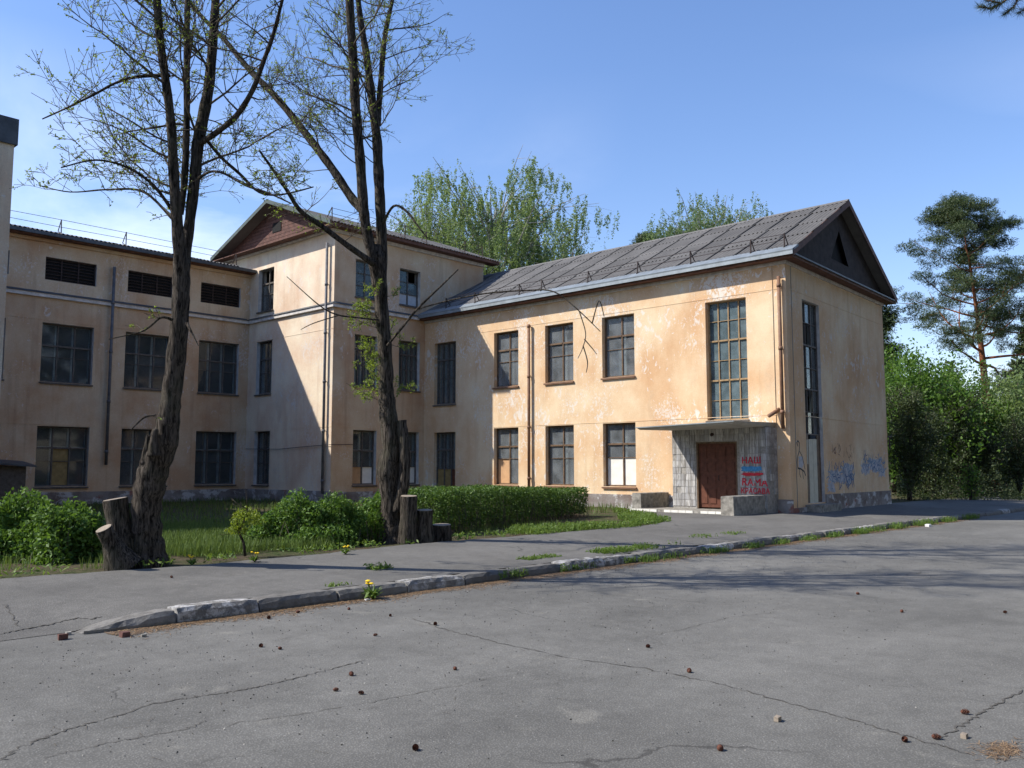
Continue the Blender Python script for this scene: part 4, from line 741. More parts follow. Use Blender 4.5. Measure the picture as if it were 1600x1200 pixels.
# ---- sawn stumps
def stump(label, base_px, top_px, depth, w0, w1, tilt=0, cut=True):
    root = tag(empty('tree_stump', tuple(at(base_px[0], base_px[1], depth))), label, 'stump', 'sawn stumps beside the trees'); a, b = at(*base_px, depth), at(*top_px, depth+tilt); a = a-np.array([0, 0, .12]); r0, r1 = w0/2*depth/FPX, w1/2*depth/FPX
    mb = MB(); n = 9; mb.tube([a+(b-a)*i/n for i in range(n+1)], [r0+(r1-r0)*min(1, i/n*1.6) for i in range(n+1)], 18, jit=.05, cap=False); mb.build('bark', MAT['bark'], root, True)
    mb = MB(); ax = unit(b-a); mb.tube([b-ax*.03, b+ax*.006], [r1*.97, r1*.95], 18, jit=.03); mb.build('cut_face', MAT['cutwood'], root)
stump('pale topped tall stump left of the leaning tree', (196, 876), (180, 780), 12.0, 66, 36)
stump('stump with round sawn face tilted to the left', (192, 870), (162, 826), 11.6, 56, 25, -.18)
stump('tall grey sawn stump touching the right tree', (637, 850), (639, 775), 15.75, 34, 26)
stump('short dark stump just right of the tall grey stump', (664, 850), (664, 797), 15.9, 34, 25); stump('lowest dark stump at the hedge foot', (690, 849), (690, 820), 16.2, 36, 30)
# ------------------------------------------------------------------ hedge, shrubs
def shrub(name, label, cat, P, leafmat, size, root_loc, twig_n, twig_h, spread, group=None, asp=.48, tw=.006):
    root = tag(empty(name, root_loc), label, cat, group); P = np.array(P); quads_mesh('foliage', leafquads(P, size, asp), leafmat, root); mb = MB(); gz_ = root_loc[2]
    idx = rng.choice(len(P), twig_n)
    for i in idx:
        p = P[i]; b = np.array([p[0]+rng.normal(0, spread), p[1]+rng.normal(0, spread), gz_-.05]); m = (b+p)/2+rng.normal(0, .05, 3); mb.tube([b, m, p], [tw, tw*.7, tw*.35], 3, cap=False)
    mb.build('stems', MAT['twig'], root); return root
def lump(P, amp, sc, seed):
    q = np.random.default_rng(seed); k = q.normal(size=(6, 3))*sc; ph = q.uniform(0, 6.3, 6); return sum(np.sin(P@k[i]+ph[i]) for i in range(6))/6*amp*2
def hedge_pts(A, Bp, w, zt, n, zb=-.1, seed=1):
    A, Bp = np.array(A), np.array(Bp); L = np.linalg.norm(Bp-A); e = (Bp-A)/L; nrm = np.array([-e[1], e[0]]); u = rng.uniform(0, L, n*2); s = rng.uniform(-1, 1, n*2); v = rng.uniform(0, 1, n*2); keep = (np.maximum(np.abs(s), v) > rng.uniform(.55, 1, n*2)) | (rng.random(n*2) < .12)
    u, s, v = u[keep][:n], s[keep][:n], v[keep][:n]; endr = np.clip(np.minimum(u, L-u)/.5, 0, 1)**.5; s = s*(.75+.25*endr); top = zt[0]+(zt[1]-zt[0])*u/L; h = (top-zb)*(.82+.18*endr)
    taper = .80+.20*v; s = s*taper; v2 = .10+.90*v; P = np.stack([A[0]+e[0]*u+nrm[0]*s*w/2, A[1]+e[1]*u+nrm[1]*s*w/2, zb+h*v2], 1); d = lump(P, .05, 2.2, seed); P[:, 2] += d*v*1.0; P[:, :2] += nrm*(d*np.sign(s))[:, None]
    P += rng.normal(0, .018, P.shape); return P
shrub('hedge', 'long clipped green hedge right of the forked tree', 'hedge', hedge_pts((11.75, 13.55), (19.6, 16.0), 1.25, (.83, .66), 46000), MAT['leaf_hedge'], .032, (15.5, 14.7, -.1), 900, .9, .12)
def blob_pts(c, rx, ry, rz_, n, seed, hollow=.45, amp=.22):
    d = unit(rng.normal(size=(n, 3))); d[:, 2] = np.abs(d[:, 2])*1.0-.12*rng.random(n); r = rng.uniform(hollow, 1, n)**.6; P = d*r[:, None]; f = 1+lump(d*1.0, amp, 3.2, seed); P = P*f[:, None]*np.array([rx, ry, rz_]); return P+np.array(c)
def multi(cs, n, seed): return np.concatenate([blob_pts(c, *r, int(n*w), seed+i) for i, (c, r, w) in enumerate(cs)])
bl = [(at(-60, 872, 13.2), (.8, .7, .95), .3), (at(20, 876, 13.0), (.72, .65, .96), .3), (at(95, 876, 12.8), (.62, .6, .92), .25), (at(140, 872, 13.0), (.34, .4, .72), .12)]
bl = [((c[0], c[1], -.12), r, w) for c, r, w in bl]
shrub('shrub', 'broad leafy green bush at the left edge of the photo', 'shrub', multi(bl, 30000, 20), MAT['leaf_shrub'], .040, tuple(bl[1][0]), 420, 1, .2)
bm = [(at(425, 850, 15.2), (.42, .4, .66), .16), (at(472, 848, 15.3), (.52, .5, .90), .28), (at(532, 846, 15.6), (.52, .5, .92), .28), (at(588, 846, 16.2), (.42, .45, .95), .22), (at(500, 850, 15.0), (.7, .4, .45), .12)]; bm = [((c[0], c[1], -.12), r, w) for c, r, w in bm]
shrub('shrub', 'loose green bush between the two big trees', 'shrub', multi(bm, 24000, 30), MAT['leaf_shrub'], .034, tuple(bm[1][0]), 620, 1, .14)
sp_ = at(383, 872, 13.3); sp_ = np.array([sp_[0], sp_[1], -.11])
sroot = tag(empty('sapling', tuple(sp_)), 'small yellow green sapling with a dark crooked stem', 'sapling'); mb = MB(); st_ = [sp_, sp_+np.array([-.02, .02, .2]), sp_+np.array([-.09, .05, .36]), sp_+np.array([-.04, .0, .52]), sp_+np.array([.02, .0, .7])]; mb.tube(st_, [.022, .02, .017, .012, .006], 7)
for k in range(16): a = st_[2+k % 3]; d = unit(rng.normal(size=3)+np.array([0, 0, .8])); mb.tube([a, a+d*.16, a+d*.3+np.array([0, 0, .03])], [.006, .004, .002], 4)
mb.build('stem', MAT['bark'], sroot, True); quads_mesh('foliage', leafquads(np.concatenate([blob_pts(sp_+np.array([0, 0, .48]), .26, .26, .26, 800, 5), blob_pts(sp_+np.array([-.12, .06, .34]), .16, .16, .18, 300, 6)]), .022, .5), MAT['leaf_yellow'], sroot)

# ------------------------------------------------------------------ grass, weeds, litter
def blades(P, h, w, lean=.35):
    n = len(P); a = rng.uniform(0, 2*math.pi, n); hh = h*rng.uniform(.5, 1.3, n); d = np.stack([np.cos(a), np.sin(a), np.zeros(n)], 1); b = np.stack([-d[:, 1], d[:, 0], d[:, 2]], 1)*(w*rng.uniform(.6, 1.3, n))[:, None]; top = P+d*(hh*lean*rng.uniform(.1, 1.2, n))[:, None]; top[:, 2] += hh
    mid = (P+top)/2-d*(hh*.08)[:, None]; return np.stack([P-b*.5, P+b*.5, mid*.35+top*.65+b*.35, top], 1)
def ingrass(x, y): return y > edge_y(x)+.02 and x < XF-.1 and y < YJ
def scatter(n, x0, x1, y0, y1, test, z=-.11):
    X = rng.uniform(x0, x1, n*3); Y = rng.uniform(y0, y1, n*3); k = np.array([test(a, b) for a, b in zip(X, Y)]); X, Y = X[k][:n], Y[k][:n]; return np.stack([X, Y, np.full(len(X), z)], 1)
nz2 = lambda x, y: math.sin(x*1.3+1)+math.sin(y*1.9+x*.7)+math.sin(x*3.1-y*2.3)
lawn = lambda x, y: ingrass(x, y) and (y > 13.0+.45*nz2(x, y) or nz2(x, y) > 1.2) and not ((x-XH) > 0 and y > YI)
G1 = scatter(24000, 2, 16, 12, 21, lawn); G2 = scatter(26000, 5.2, 9.6, 12.2, 18.5, lawn); G3 = scatter(9000, 8, 24.5, 16, 34, lawn)
tag(quads_mesh('grass', np.concatenate([blades(G1, .13, .009), blades(G2, .17, .009), blades(G3, .18, .02)]), MAT['grass']), 'green lawn grass in the courtyard behind the shrubs', 'grass', kind='stuff')
V1 = scatter(5200, 3.0, 24.4, 11.4, 15.6, lambda x, y: edge_y(x) < y < edge_y(x)+.75 and nz2(x*1.7, y) > -.4); V2 = scatter(9500, 13.2, 23.2, 11.6, 16.2, lambda x, y: edge_y(x)-.05+.12*nz2(x*2, y*2) < y < edge_y(x)+.75+.25*nz2(x, y))
tag(quads_mesh('verge_weeds', np.concatenate([leafquads(V1+np.array([0, 0, .03])+rng.uniform(0, .07, (len(V1), 1))*np.array([0, 0, 1]), .045, .3), leafquads(V2+rng.uniform(0, .14, (len(V2), 1))*np.array([0, 0, 1]), .04, .3), blades(V2[:2500], .15, .010)]), MAT['weed']), 'low weeds along the pavement edge and below the hedge', 'weeds', kind='stuff')
KW = []
for (a, b, n, y0, y1, z, h) in [(8.9, 9.5, 90, 8.5, 8.58, -.3, .14), (10.2, 12.6, 500, 8.5, 8.6, -.31, .10), (9.8, 13.4, 900, 9.15, 9.35, -.19, .05), (11.6, 14.2, 1300, 8.86, 9.25, -.19, .09), (12.2, 21.5, 1900, 8.36, 8.58, -.33, .13), (20.5, 31, 2400, 8.3, 8.62, -.33, .18), (15, 17.5, 350, 9.4, 9.8, -.18, .07), (6.35, 6.7, 40, 8.86, 8.95, -.2, .05), (7.6, 7.95, 130, 9.6, 9.85, -.16, .08)]:
    q = np.stack([rng.uniform(a, b, n), rng.uniform(y0, y1, n), z+rng.uniform(0, h, n)*rng.random(n)], 1); m = np.array([nz2(x*2.3, x*1.7) > -.1+random.uniform(-.5, .9) for x in q[:, 0]]) if b-a > 1.5 else np.ones(n, bool); KW.append(leafquads(q[m], .034, .3)); KW.append(blades(q[m][:n//2]*np.array([1, 1, 0])+np.array([0, 0, z]), h*.8, .010))
tag(quads_mesh('kerb_weeds', np.concatenate(KW), MAT['weed']), 'weeds growing in the joints along the kerb', 'weeds', kind='stuff')
n = 24000; X = rng.uniform(3.6, 30, n); Y = 8.53-np.abs(rng.normal(0, .17, n))*(0.6+.5*np.sin(X*2.1)**2); Lq = np.stack([X, Y, [road_z(y)+.006 for y in Y]], 1); a = rng.uniform(0, 6.3, n); t = np.stack([np.cos(a), np.sin(a), rng.normal(0, .12, n)], 1)*.026; b = np.stack([-np.sin(a), np.cos(a), np.zeros(n)], 1)*.0035
ex_ = at(1565, 1172, 1)-CAM; ep = CAM+ex_*((-.352-CZ)/ex_[2]); m_ = 260; X2 = ep[0]+rng.normal(0, .10, m_); Y2 = ep[1]+rng.normal(0, .05, m_); Lq2 = np.stack([X2, Y2, [road_z(y)+.006 for y in Y2]], 1); Lq = np.concatenate([Lq, Lq2]); t = np.concatenate([t, t[:m_]]); b = np.concatenate([b, b[:m_]*.6])
tag(quads_mesh('needle_litter', np.stack([Lq-t-b, Lq+t-b, Lq+t+b, Lq-t+b], 1), MAT['litter']), 'brown dry needles and litter along the foot of the kerb', 'litter', kind='stuff')
def gpt(px, py, zf=rz):
    r = at(px, py, 1)-CAM; z = -.33
    for _ in range(6): p = CAM+r*((z-CZ)/r[2]); z = zf(p[0], p[1])
    return np.array([p[0], p[1], z])
# loose grit and broken twigs on the asphalt
n = 4500; X = rng.uniform(1.5, 22, n); Y = 8.4-np.abs(rng.normal(0, 3.2, n)); ok = Y > -1; X, Y = X[ok], Y[ok]; Zr = np.array([road_z(y)+.003 for y in Y]); P = np.stack([X, Y, Zr], 1)
tag(quads_mesh('road_grit', leafquads(P, .0075, .8, 0, .5), MAT['grit']), 'loose grit scattered over the road', 'grit', kind='stuff')
n = 420; X = rng.uniform(2, 20, n); Y = 8.45-np.abs(rng.normal(0, 2.4, n)); a = rng.uniform(0, 6.3, n); ln = rng.uniform(.015, .05, n)[:, None]; P = np.stack([X, Y, [road_z(y)+.005 for y in Y]], 1); t = np.stack([np.cos(a), np.sin(a), rng.normal(0, .06, n)], 1)*ln; b = np.stack([-np.sin(a), np.cos(a), np.zeros(n)], 1)*.0022
tag(quads_mesh('fallen_twigs', np.stack([P-t-b, P+t-b*.5, P+t+b*.5, P-t+b], 1), MAT['twig']), 'tiny broken twigs strewn on the road', 'twigs', kind='stuff')
# dandelions
def dandelion(label, p, s, nf):
    root = tag(empty('dandelion', tuple(p)), label, 'dandelion', 'dandelion plants'); P = []; mb = MB(); n = 40
    for k in range(n):
        a = rng.uniform(0, 6.3); r = rng.uniform(.3, 1)*s; d = np.array([math.cos(a), math.sin(a), 0]); b = np.array([-d[1], d[0], 0])*s*.13; q = p+d*r*.5+np.array([0, 0, s*.55*rng.uniform(.5, 1)]); e = p+d*r+np.array([0, 0, s*rng.uniform(.1, .9)]); mb.add([p, q-b, e, q+b], [(0, 1, 2, 3)])
    mb.build('leaves', MAT['weed'], root); 
    for k in range(nf):
        a = rng.uniform(0, 6.3); h = p+np.array([math.cos(a)*s*.35, math.sin(a)*s*.35, s*rng.uniform(.85, 1.15)]); mb = MB(); mb.tube([p, h], s*.02, 4); mb.build('stalk', MAT['weed'], root); mb = MB(); mb.tube([h-np.array([0, 0, .006]), h+np.array([0, 0, .006]), h+np.array([0, 0, .014])], [s*.09, s*.17, s*.08], 9); mb.build('flower_head', MAT['yellow'], root)
pd = gpt(582, 936); pd[1] = min(pd[1], 8.5)
dandelion('flowering dandelion growing against the kerb', pd, .18, 5)
for lab, px in (('dandelion on the verge left of the forked tree trunk', (540, 866)), ('dandelion beside the right foot of the sapling', (398, 878)), ('dandelion in the grass right of the leaning tree', (300, 882))):
    q = gpt(*px, wz); q[2] = -.11; dandelion(lab, q, .12, 4)
# pine cones
def cone_mesh():
    mb = MB(); L = .052
    for i in range(11):
        f = i/10; r = .021*math.sin(math.pi*(.18+.74*f))**.8; x = -L/2+L*f; k = 7
        for j in range(k): a = 2*math.pi*(j/k+i*.38); c, s_ = math.cos(a), math.sin(a); u = np.array([0, c, s_]); v = np.array([0, -s_, c]); p = np.array([x, 0, 0])+u*r*.35; e = np.array([x+.007, 0, 0])+u*r*1.05; mb.add([p-v*.003, e-v*.0055, e+np.array([.004, 0, 0])+u*.001, e+v*.0055, p+v*.003], [(0, 1, 2, 3, 4)])
    mb.tube([(-L/2, 0, 0), (0, 0, 0), (L/2, 0, 0)], [.006, .011, .003], 6); me = bpy.data.meshes.new('pine_cone'); me.from_pydata(mb.v, [], mb.f); me.materials.append(MAT['cone']); return me
cm = cone_mesh(); cone_px = [(545, 953), (610, 963), (680, 977), (586, 994), (408, 1011), (437, 1015), (549, 1056), (524, 1080), (565, 1085), (711, 1047), (649, 1172), (1012, 1012), (1125, 1173), (1414, 1159), (1462, 1155), (1507, 1116), (1340, 929), (1409, 957), (268, 903), (1077, 1051), (420, 967), (465, 958), (1570, 958)]
cone_lab = ['pine cone at the kerb foot left of the flowering dandelion', 'pine cone right below the flowering dandelion', 'pine cone at the start of the long diagonal crack', 'lone pine cone directly below the dandelion, away from the kerb', 'left cone of the close pair below the first kerb stones', 'right cone of the close pair below the first kerb stones', 'topmost cone of the trio on the left half of the road', 'left cone of the trio on the left half of the road', 'right cone of the trio on the left half of the road', 'lone pine cone right of the trio of cones', 'pine cone nearest the bottom edge, left of centre', 'lone pine cone in the middle of the road', 'pine cone near the bottom edge, right of centre', 'left of two cones near the dry needle clump', 'right of two cones near the dry needle clump', 'pine cone beside the crack at the lower right border', 'small far pine cone at the edge of the tree shadows', 'small pine cone alone below the far tree shadows', 'pine cone on the pavement beside the leaning tree', 'pine cone lying on the diagonal crack right of centre', 'pine cone in the litter under the second kerb stone', 'pine cone in the litter at a kerb joint left of the dandelion', 'pine cone far right on the sunny road']
for k, (x, y) in enumerate(cone_px):
    o = bpy.data.objects.new('pine_cone', cm); COL.objects.link(o); p = gpt(x, y, wz if k == 18 else rz); sc = random.uniform(.62, .85); o.location = (p[0], p[1], p[2]+.019*sc); o.scale = (sc, sc, sc); o.rotation_euler = (random.uniform(0, 6), random.uniform(-.25, .25), random.uniform(0, 6)); tag(o, cone_lab[k], 'pine cone', 'pine cones on the asphalt')
def stone(name, label, cat, px, size, mat, zf=rz, sq=(1, .7, .6)):
    p = gpt(*px, zf); mb = MB(); q = np.random.default_rng(px[0])
    vs = [p+np.array([a*sq[0], b*sq[1], c*sq[2]])*size/2*q.uniform(.75, 1.1)+np.array([0, 0, size*sq[2]*.45]) for a in (-1, 1) for b in (-1, 1) for c in (-1, 1)]; mb.add(vs, [(0, 1, 3, 2), (4, 6, 7, 5), (0, 4, 5, 1), (2, 3, 7, 6), (0, 2, 6, 4), (1, 5, 7, 3)]); tag(mb.build(name, mat), label, cat)
stone('brick_fragment', 'reddish brick fragment lying left of the kerb end', 'brick piece', (98, 999), .09, MAT['brick_red']); stone('brick_fragment', 'reddish brick fragment just below the kerb end', 'brick piece', (196, 995), .085, MAT['brick_red']); stone('pebble', 'small grey pebble beside the left brick fragment', 'pebble', (107, 992), .05, MAT['concrete']); stone('pebble', 'small pale pebble right of the kerb end brick', 'pebble', (224, 995), .045, MAT['concrete']); stone('pebble', 'pale rounded stone on the road near the bottom right', 'pebble', (1215, 1127), .055, MAT['cutwood']); stone('pebble', 'pinkish pebble beside the dry needles at bottom right', 'pebble', (1507, 1153), .045, MAT['cutwood'])
stone('paper_scrap', 'crumpled white paper scrap at the far kerb', 'litter', (1450, 823), .2, MAT['paper'], sq=(1, .6, .35)); stone('paper_scrap', 'white litter scrap on the kerb at mid right', 'litter', (1280, 832), .16, MAT['paper'], sq=(1.2, .6, .4)); stone('paper_scrap', 'tiny pale scrap below the dandelion at the kerb', 'litter', (574, 938), .06, MAT['paper'], sq=(1.2, .7, .3))

# ------------------------------------------------------------------ background trees
def bgtree(name, label, cat, px_base, depth, top_py, halfw, kind, seed, leafmat, n, size, zbase=-.1, bark='bark', lo=.25, group='trees behind the building', tx=None, base=None, H_=None):
    q = np.random.default_rng(seed); b = at(px_base, 733, depth); b = np.array([b[0], b[1], zbase]); tp = at(tx if tx is not None else px_base, top_py, depth); H = tp[2]-zbase
    if base is not None: b = np.array(base, float); H = H_; tp = b+np.array([.3, .2, H])
    root = tag(empty(name, tuple(b)), label, cat, group); lean = np.array([tp[0]-b[0], tp[1]-b[1], 0]); mb = MB(); r0 = H*.018+.04
    spine = lambda f: b+lean*f**1.3+np.array([math.sin(f*5+seed)*H*.012, math.cos(f*4+seed)*H*.012, H*f])
    ft = .97 if kind == 'pine' else .86; mb.tube([spine(f) for f in np.linspace(0, ft, 14)], [max(.012, r0*(1-1.08*f)) for f in np.linspace(0, ft, 14)], 9); P = []; nb = {'pine': 38, 'birch': 104, 'tree': 44, 'bare': 60}[kind]; tips = []
    for i in range(nb):
        f = lo+(1-lo)*(i+q.random())/nb*.97; a = i*2.399+q.uniform(-.4, .4); prof = {'pine': lambda t: (1-t)**.75*1.0+.12, 'birch': lambda t: math.sin(math.pi*min(1, .22+.74*t))**.6*1.05, 'tree': lambda t: math.sin(math.pi*min(1, .15+.80*t))**.6, 'bare': lambda t: .8}[kind]((f-lo)/(1-lo)); L = halfw*prof*q.uniform(.55, 1.12); el = {'pine': q.uniform(-.1, .3), 'birch': q.uniform(.5, 1.1), 'tree': q.uniform(.2, .9), 'bare': q.uniform(.4, 1.4)}[kind]; d = np.array([math.cos(a)*math.cos(el), math.sin(a)*math.cos(el), math.sin(el)]); p = spine(f)
        if kind in ('birch', 'tree'):
            uz = 1-2*(i+.5)/nb; hr = math.sqrt(1-abs(uz)**(3.6 if kind == 'birch' else 2.6)); dd_ = np.array([math.cos(a)*hr, math.sin(a)*hr, uz]); c0 = spine((1+lo)/2); lum = 1+(.12 if kind == 'birch' else .2)*math.sin(a*2.3+seed)*math.cos(uz*3.1+seed*1.7); end = c0+dd_*np.array([halfw, halfw, H*(1-lo)/2])*q.uniform(.55, 1.02)*lum; f = min(.93, max(lo*.55, (end[2]-zbase)/H-q.uniform(.12, .3))); p = spine(f); c_ = p+(end-p)*.45+np.array([0, 0, np.linalg.norm(end-p)*.16]); pts = [p*(1-t)**2+2*c_*t*(1-t)+end*t*t+q.normal(0, .05, 3)*(t > 0) for t in np.linspace(0, 1, 7)]; L = np.linalg.norm(end-p); d = unit(pts[-1]-pts[-2])
            mb.tube(pts, [max(.01, r0*(1-f)*.5*(1-.85*k/6)) for k in range(7)], 5, cap=False); tips.append(pts)
            for k in range(4):
                s_ = pts[2+k]; d2 = unit(d+q.normal(0, .8, 3))
                if kind == 'birch': d2[2] = -abs(d2[2])*.5
                e = s_+d2*min(L*.4, halfw*.35); mb.tube([s_, (s_+e)/2+q.normal(0, .06, 3), e], [r0*.09*(1-f)+.007, .007, .004], 4, cap=False); tips.append([s_, s_+(e-s_)*.5, e, e])
            continue
        L = L/max(.35, math.cos(el)) if kind != 'bare' else L; pts = [p]
        for k in range(6):
            d = unit(d+q.normal(0, .16, 3)+np.array([0, 0, {'pine': .07, 'birch': -.10, 'tree': .0, 'bare': .08}[kind]])); p = p+d*L/6; pts.append(p)
        mb.tube(pts, [max(.01, r0*(1-f)*.45*(1-.8*k/6)) for k in range(7)], 5, cap=False); tips.append(pts)
        for k in range(3):
            s_ = pts[2+k]; d2 = unit(d+q.normal(0, .7, 3)); e = s_+d2*L*.4; mb.tube([s_, (s_+e)/2+q.normal(0, .06, 3), e], [r0*.1*(1-f)+.008, .008, .004], 4, cap=False); tips.append([s_, s_+(e-s_)*.5, e, e])
    trunk = mb.build('trunk', MAT[bark], root, True); per = n//len(tips); Q = []
    for pts in tips:
        pts = np.array(pts); m = len(pts)
        if kind == 'birch':
            ns = 7; nl = max(4, per//ns)
            for _ in range(ns):
                u = q.uniform(.3, 1)*(m-1); i = min(m-2, int(u)); c = pts[i]+(pts[i+1]-pts[i])*(u-i)+q.normal(0, .28, 3); ln = q.uniform(.5, 1.9); t = q.uniform(0, 1, nl); sway = q.normal(0, .22, 3); pp = c+np.outer(t, sway)+q.normal(0, .055, (nl, 3)); pp[:, 2] = c[2]-t*ln+q.normal(0, .05, nl); Q.append(pp)
        elif kind == 'pine':
            for _ in range(5):
                u = q.uniform(.35, 1)*(m-1); i = min(m-2, int(u)); c = pts[i]+(pts[i+1]-pts[i])*(u-i); k_ = per//5; rr_ = unit(q.normal(size=(k_, 3)))*(q.random((k_, 1))**.4); tuft = c+unit(q.normal(size=(9, 3)))*np.array([.62, .62, .27])*q.uniform(.6, 1.2); pp = rr_*np.array([.30, .30, .17])*q.uniform(.7, 1.3)+tuft[q.integers(0, 9, k_)]+np.array([0, 0, .1]); Q.append(pp)
        elif kind == 'tree':
            for _ in range(4):
                u = q.uniform(.35, 1)*(m-1); i = min(m-2, int(u)); c = pts[i]+(pts[i+1]-pts[i])*(u-i); pp = q.normal(0, 1, (per//4, 3))*halfw*.13*q.uniform(.6, 1.3)+c; Q.append(pp)
        else:
            u = q.uniform(.2, 1, per)*(m-1); i = np.minimum(m-2, u.astype(int)); Q.append(pts[i]+(pts[i+1]-pts[i])*(u-i)[:, None]+q.normal(0, .14, (per, 3)))
    Q = np.concatenate(Q); quads_mesh('crown', leafquads(Q, size, .16 if kind == 'pine' else .5, .6 if kind == 'birch' else 0), leafmat, root); return root
bgtree('birch_tree', 'large pale green birch rising behind the central block', 'tree', 776, 58, 228, 7.4, 'birch', 5, MAT['leaf_birch'], 190000, .072, bark='birchbark', lo=.42, tx=760)
bgtree('birch_tree', 'smaller birch crown leaning left beside the large birch', 'tree', 672, 60, 252, 3.0, 'birch', 9, MAT['leaf_birch'], 52000, .07, bark='birchbark', lo=.36)
bgtree('birch_tree', 'sparse birch showing low between the block eave and wing roof', 'tree', 885, 62, 322, 3.2, 'birch', 15, MAT['leaf_birch2'], 36000, .07, bark='birchbark', lo=.35)
bgtree('birch_tree', 'birch top showing above the ridge of the right wing', 'tree', 1102, 62, 290, 4.6, 'birch', 12, MAT['leaf_birch2'], 120000, .075, bark='birchbark', lo=.66)
bgtree('birch_tree', 'tiny birch tip peeping over the ridge near the gable', 'tree', 1210, 70, 322, 1.0, 'birch', 22, MAT['leaf_birch2'], 8000, .08, bark='birchbark', lo=.5)
bgtree('pine_tree', 'dark pine tip left of the ridge birch', 'tree', 1006, 75, 364, 2.6, 'pine', 4, MAT['needle'], 30000, .17, bark='pinebark', lo=.5)
bgtree('pine_tree', 'tall pine with orange trunk at the right edge', 'tree', 1560, 56, 314, 6.0, 'pine', 31, MAT['needle'], 95000, .10, bark='pinebark', lo=.42, tx=1492)
bgtree('pine_tree', 'dark pine branch mass at the far right behind the tall pine', 'tree', 1640, 60, 465, 3.8, 'pine', 35, MAT['needle'], 50000, .2, bark='pinebark', lo=.25)
bgtree('pine_tree', 'pine partly hidden behind the gable wall', 'tree', 1362, 58, 440, 2.4, 'pine', 38, MAT['needle'], 30000, .18, bark='pinebark', lo=.35)
GB = 'green trees right of the gable'
for (px, d, top, hw_, kd, sd, lm, n, lab) in [(1440, 44, 545, 3.0, 'tree', 41, 'leaf_green', 15000, 'bright green young tree just right of the gable'), (1395, 50, 530, 2.6, 'tree', 42, 'leaf_green', 9000, 'bright green tree half hidden by the gable'), (1505, 47, 590, 2.6, 'tree', 43, 'leaf_green', 12000, 'bright green tree left of the orange pine trunk'), (1588, 46, 570, 2.8, 'tree', 44, 'leaf_birch', 12000, 'pale green tree right of the orange pine trunk'), (1545, 62, 600, 3.6, 'tree', 45, 'leaf_birch', 10000, 'hazy green tree behind the orange pine trunk'), (1660, 48, 600, 3.4, 'tree', 46, 'leaf_green', 8000, 'green tree at the photo right border'), (1455, 66, 560, 4.0, 'tree', 47, 'leaf_green', 9000, 'far green tree filling the gap behind the young trees')]:
    bgtree('deciduous_tree', lab, 'tree', px, d, top, hw_, kd, sd, MAT[lm], n, .10, lo=.12, group=GB)
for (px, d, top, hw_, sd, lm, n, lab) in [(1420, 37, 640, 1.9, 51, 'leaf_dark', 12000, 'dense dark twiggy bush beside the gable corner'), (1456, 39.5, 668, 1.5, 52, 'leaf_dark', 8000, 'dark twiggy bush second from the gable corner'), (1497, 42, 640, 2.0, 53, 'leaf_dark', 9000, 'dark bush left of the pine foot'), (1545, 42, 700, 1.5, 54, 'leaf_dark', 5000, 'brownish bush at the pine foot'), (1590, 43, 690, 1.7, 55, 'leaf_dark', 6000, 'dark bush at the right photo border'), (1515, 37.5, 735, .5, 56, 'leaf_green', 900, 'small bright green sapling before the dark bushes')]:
    bgtree('bush', lab, 'bush', px, d, top, hw_, 'bare', sd, MAT[lm], n, .055, lo=.02, group='bushes right of the gable')
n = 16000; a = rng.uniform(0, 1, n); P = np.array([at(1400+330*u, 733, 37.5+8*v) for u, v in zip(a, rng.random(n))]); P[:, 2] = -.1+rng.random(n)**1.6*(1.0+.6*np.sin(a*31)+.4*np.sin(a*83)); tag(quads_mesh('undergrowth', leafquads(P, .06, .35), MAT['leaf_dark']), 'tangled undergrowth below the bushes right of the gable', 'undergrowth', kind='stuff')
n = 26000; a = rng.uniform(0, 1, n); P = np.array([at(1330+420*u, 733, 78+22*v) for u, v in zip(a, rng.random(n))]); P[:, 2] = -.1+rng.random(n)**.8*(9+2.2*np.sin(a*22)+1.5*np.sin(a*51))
tag(quads_mesh('far_woodland', leafquads(P, .24, .6), MAT['leaf_dark']), 'distant dark woodland closing the view on the right', 'woodland', kind='stuff')
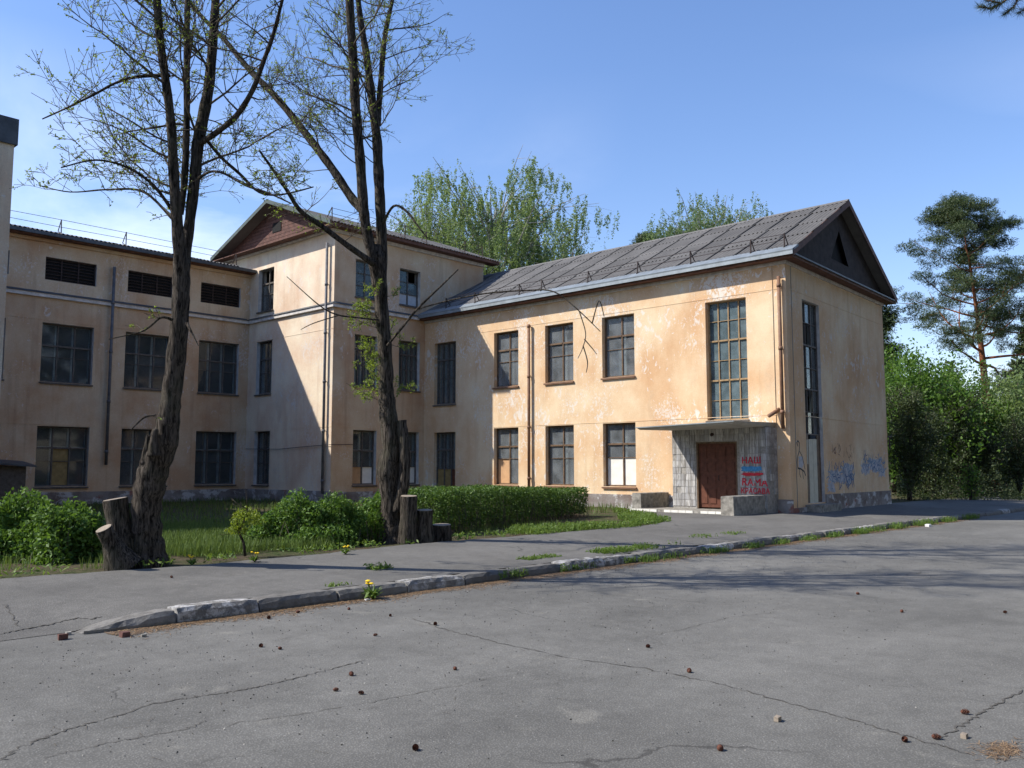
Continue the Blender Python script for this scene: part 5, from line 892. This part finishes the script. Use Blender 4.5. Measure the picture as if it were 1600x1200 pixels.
# pines along the far side of the road, behind and beside the camera (their cones litter the road, one branch hangs into view); the unseen row is added and thickened to cut skylight on the shaded walls
PR = 'pines along the near side of the road'
proto = bgtree('pine_tree', 'tall unseen roadside pine added behind the camera to dim the sky light', 'tree', 0, 10, 0, 4.4, 'pine', 77, MAT['needle'], 60000, .30, bark='pinebark', lo=.16, group=PR, base=(-24, -8, -.46), H_=21)
for k, (x, y, sc, rz0) in enumerate([(-15, -11, 1.1, 1), (-8, -7.5, .95, 2), (-1, -12, 1.15, 3), (5, -8, 1.0, 4), (17, -8.5, 1.05, 5.5), (23, -12, 1.1, .6), (29, -7.5, .95, 1.7), (36, -11, 1.1, 2.9), (44, -8, 1.0, 3.6), (-19, -17, 1.2, 4.4), (-5, -18, 1.2, 5.1), (10, -17, 1.2, .2), (27, -18, 1.2, 2.2), (40, -18, 1.15, 3.1)]):
    c = proto.copy(); COL.objects.link(c); c.location = (x, y, -.46); c.rotation_euler = (0, 0, rz0); c.scale = (sc, sc, sc)
    for ch in list(proto.children):
        d = ch.copy(); COL.objects.link(d); d.parent = c; d.matrix_parent_inverse = ch.matrix_parent_inverse.copy()
pb = np.array([11.2, -3.5, -.46]); pr_ = bgtree('pine_tree', 'near pine whose branch hangs into the top right corner', 'tree', 0, 10, 0, 2.6, 'pine', 78, MAT['needle'], 30000, .2, bark='pinebark', lo=.55, group=PR, base=tuple(pb), H_=15)
mb = MB(); D_ = 9.0; tipb = [at(1900, -140, D_), at(1750, -70, D_), at(1660, -45, D_), at(1600, -20, D_), at(1565, 5, D_), at(1540, 0, D_)]; base_ = pb+np.array([.1, .1, tipb[0][2]+.3]); mb.tube([base_]+tipb, [.045, .04, .03, .02, .014, .008, .004], 6)
sub = [[at(1600, -20, D_), at(1585, 10, D_), at(1570, 22, D_)], [at(1565, 5, D_), at(1548, 14, D_), at(1530, 10, D_)], [at(1640, -20, D_), at(1610, 10, D_), at(1592, 20, D_)]]
for s_ in sub: mb.tube(s_, [.008, .006, .003], 5)
mb.build('branch', MAT['pinebark'], pr_, True); Qn = []
for s_ in sub+[tipb[2:]]:
    for p, q in zip(s_, s_[1:]):
        for t in np.linspace(0, 1, 18):
            c = p+(q-p)*t; ax = unit(q-p)
            for _ in range(11): d = unit(rng.normal(size=3)+ax*.8); b = unit(np.cross(d, rng.normal(size=3)))*.0017; e = c+d*rng.uniform(.05, .085); Qn.append([c-b, c+b, e+b*.3, e-b*.3])
quads_mesh('needles', np.array(Qn), MAT['needle'], pr_)
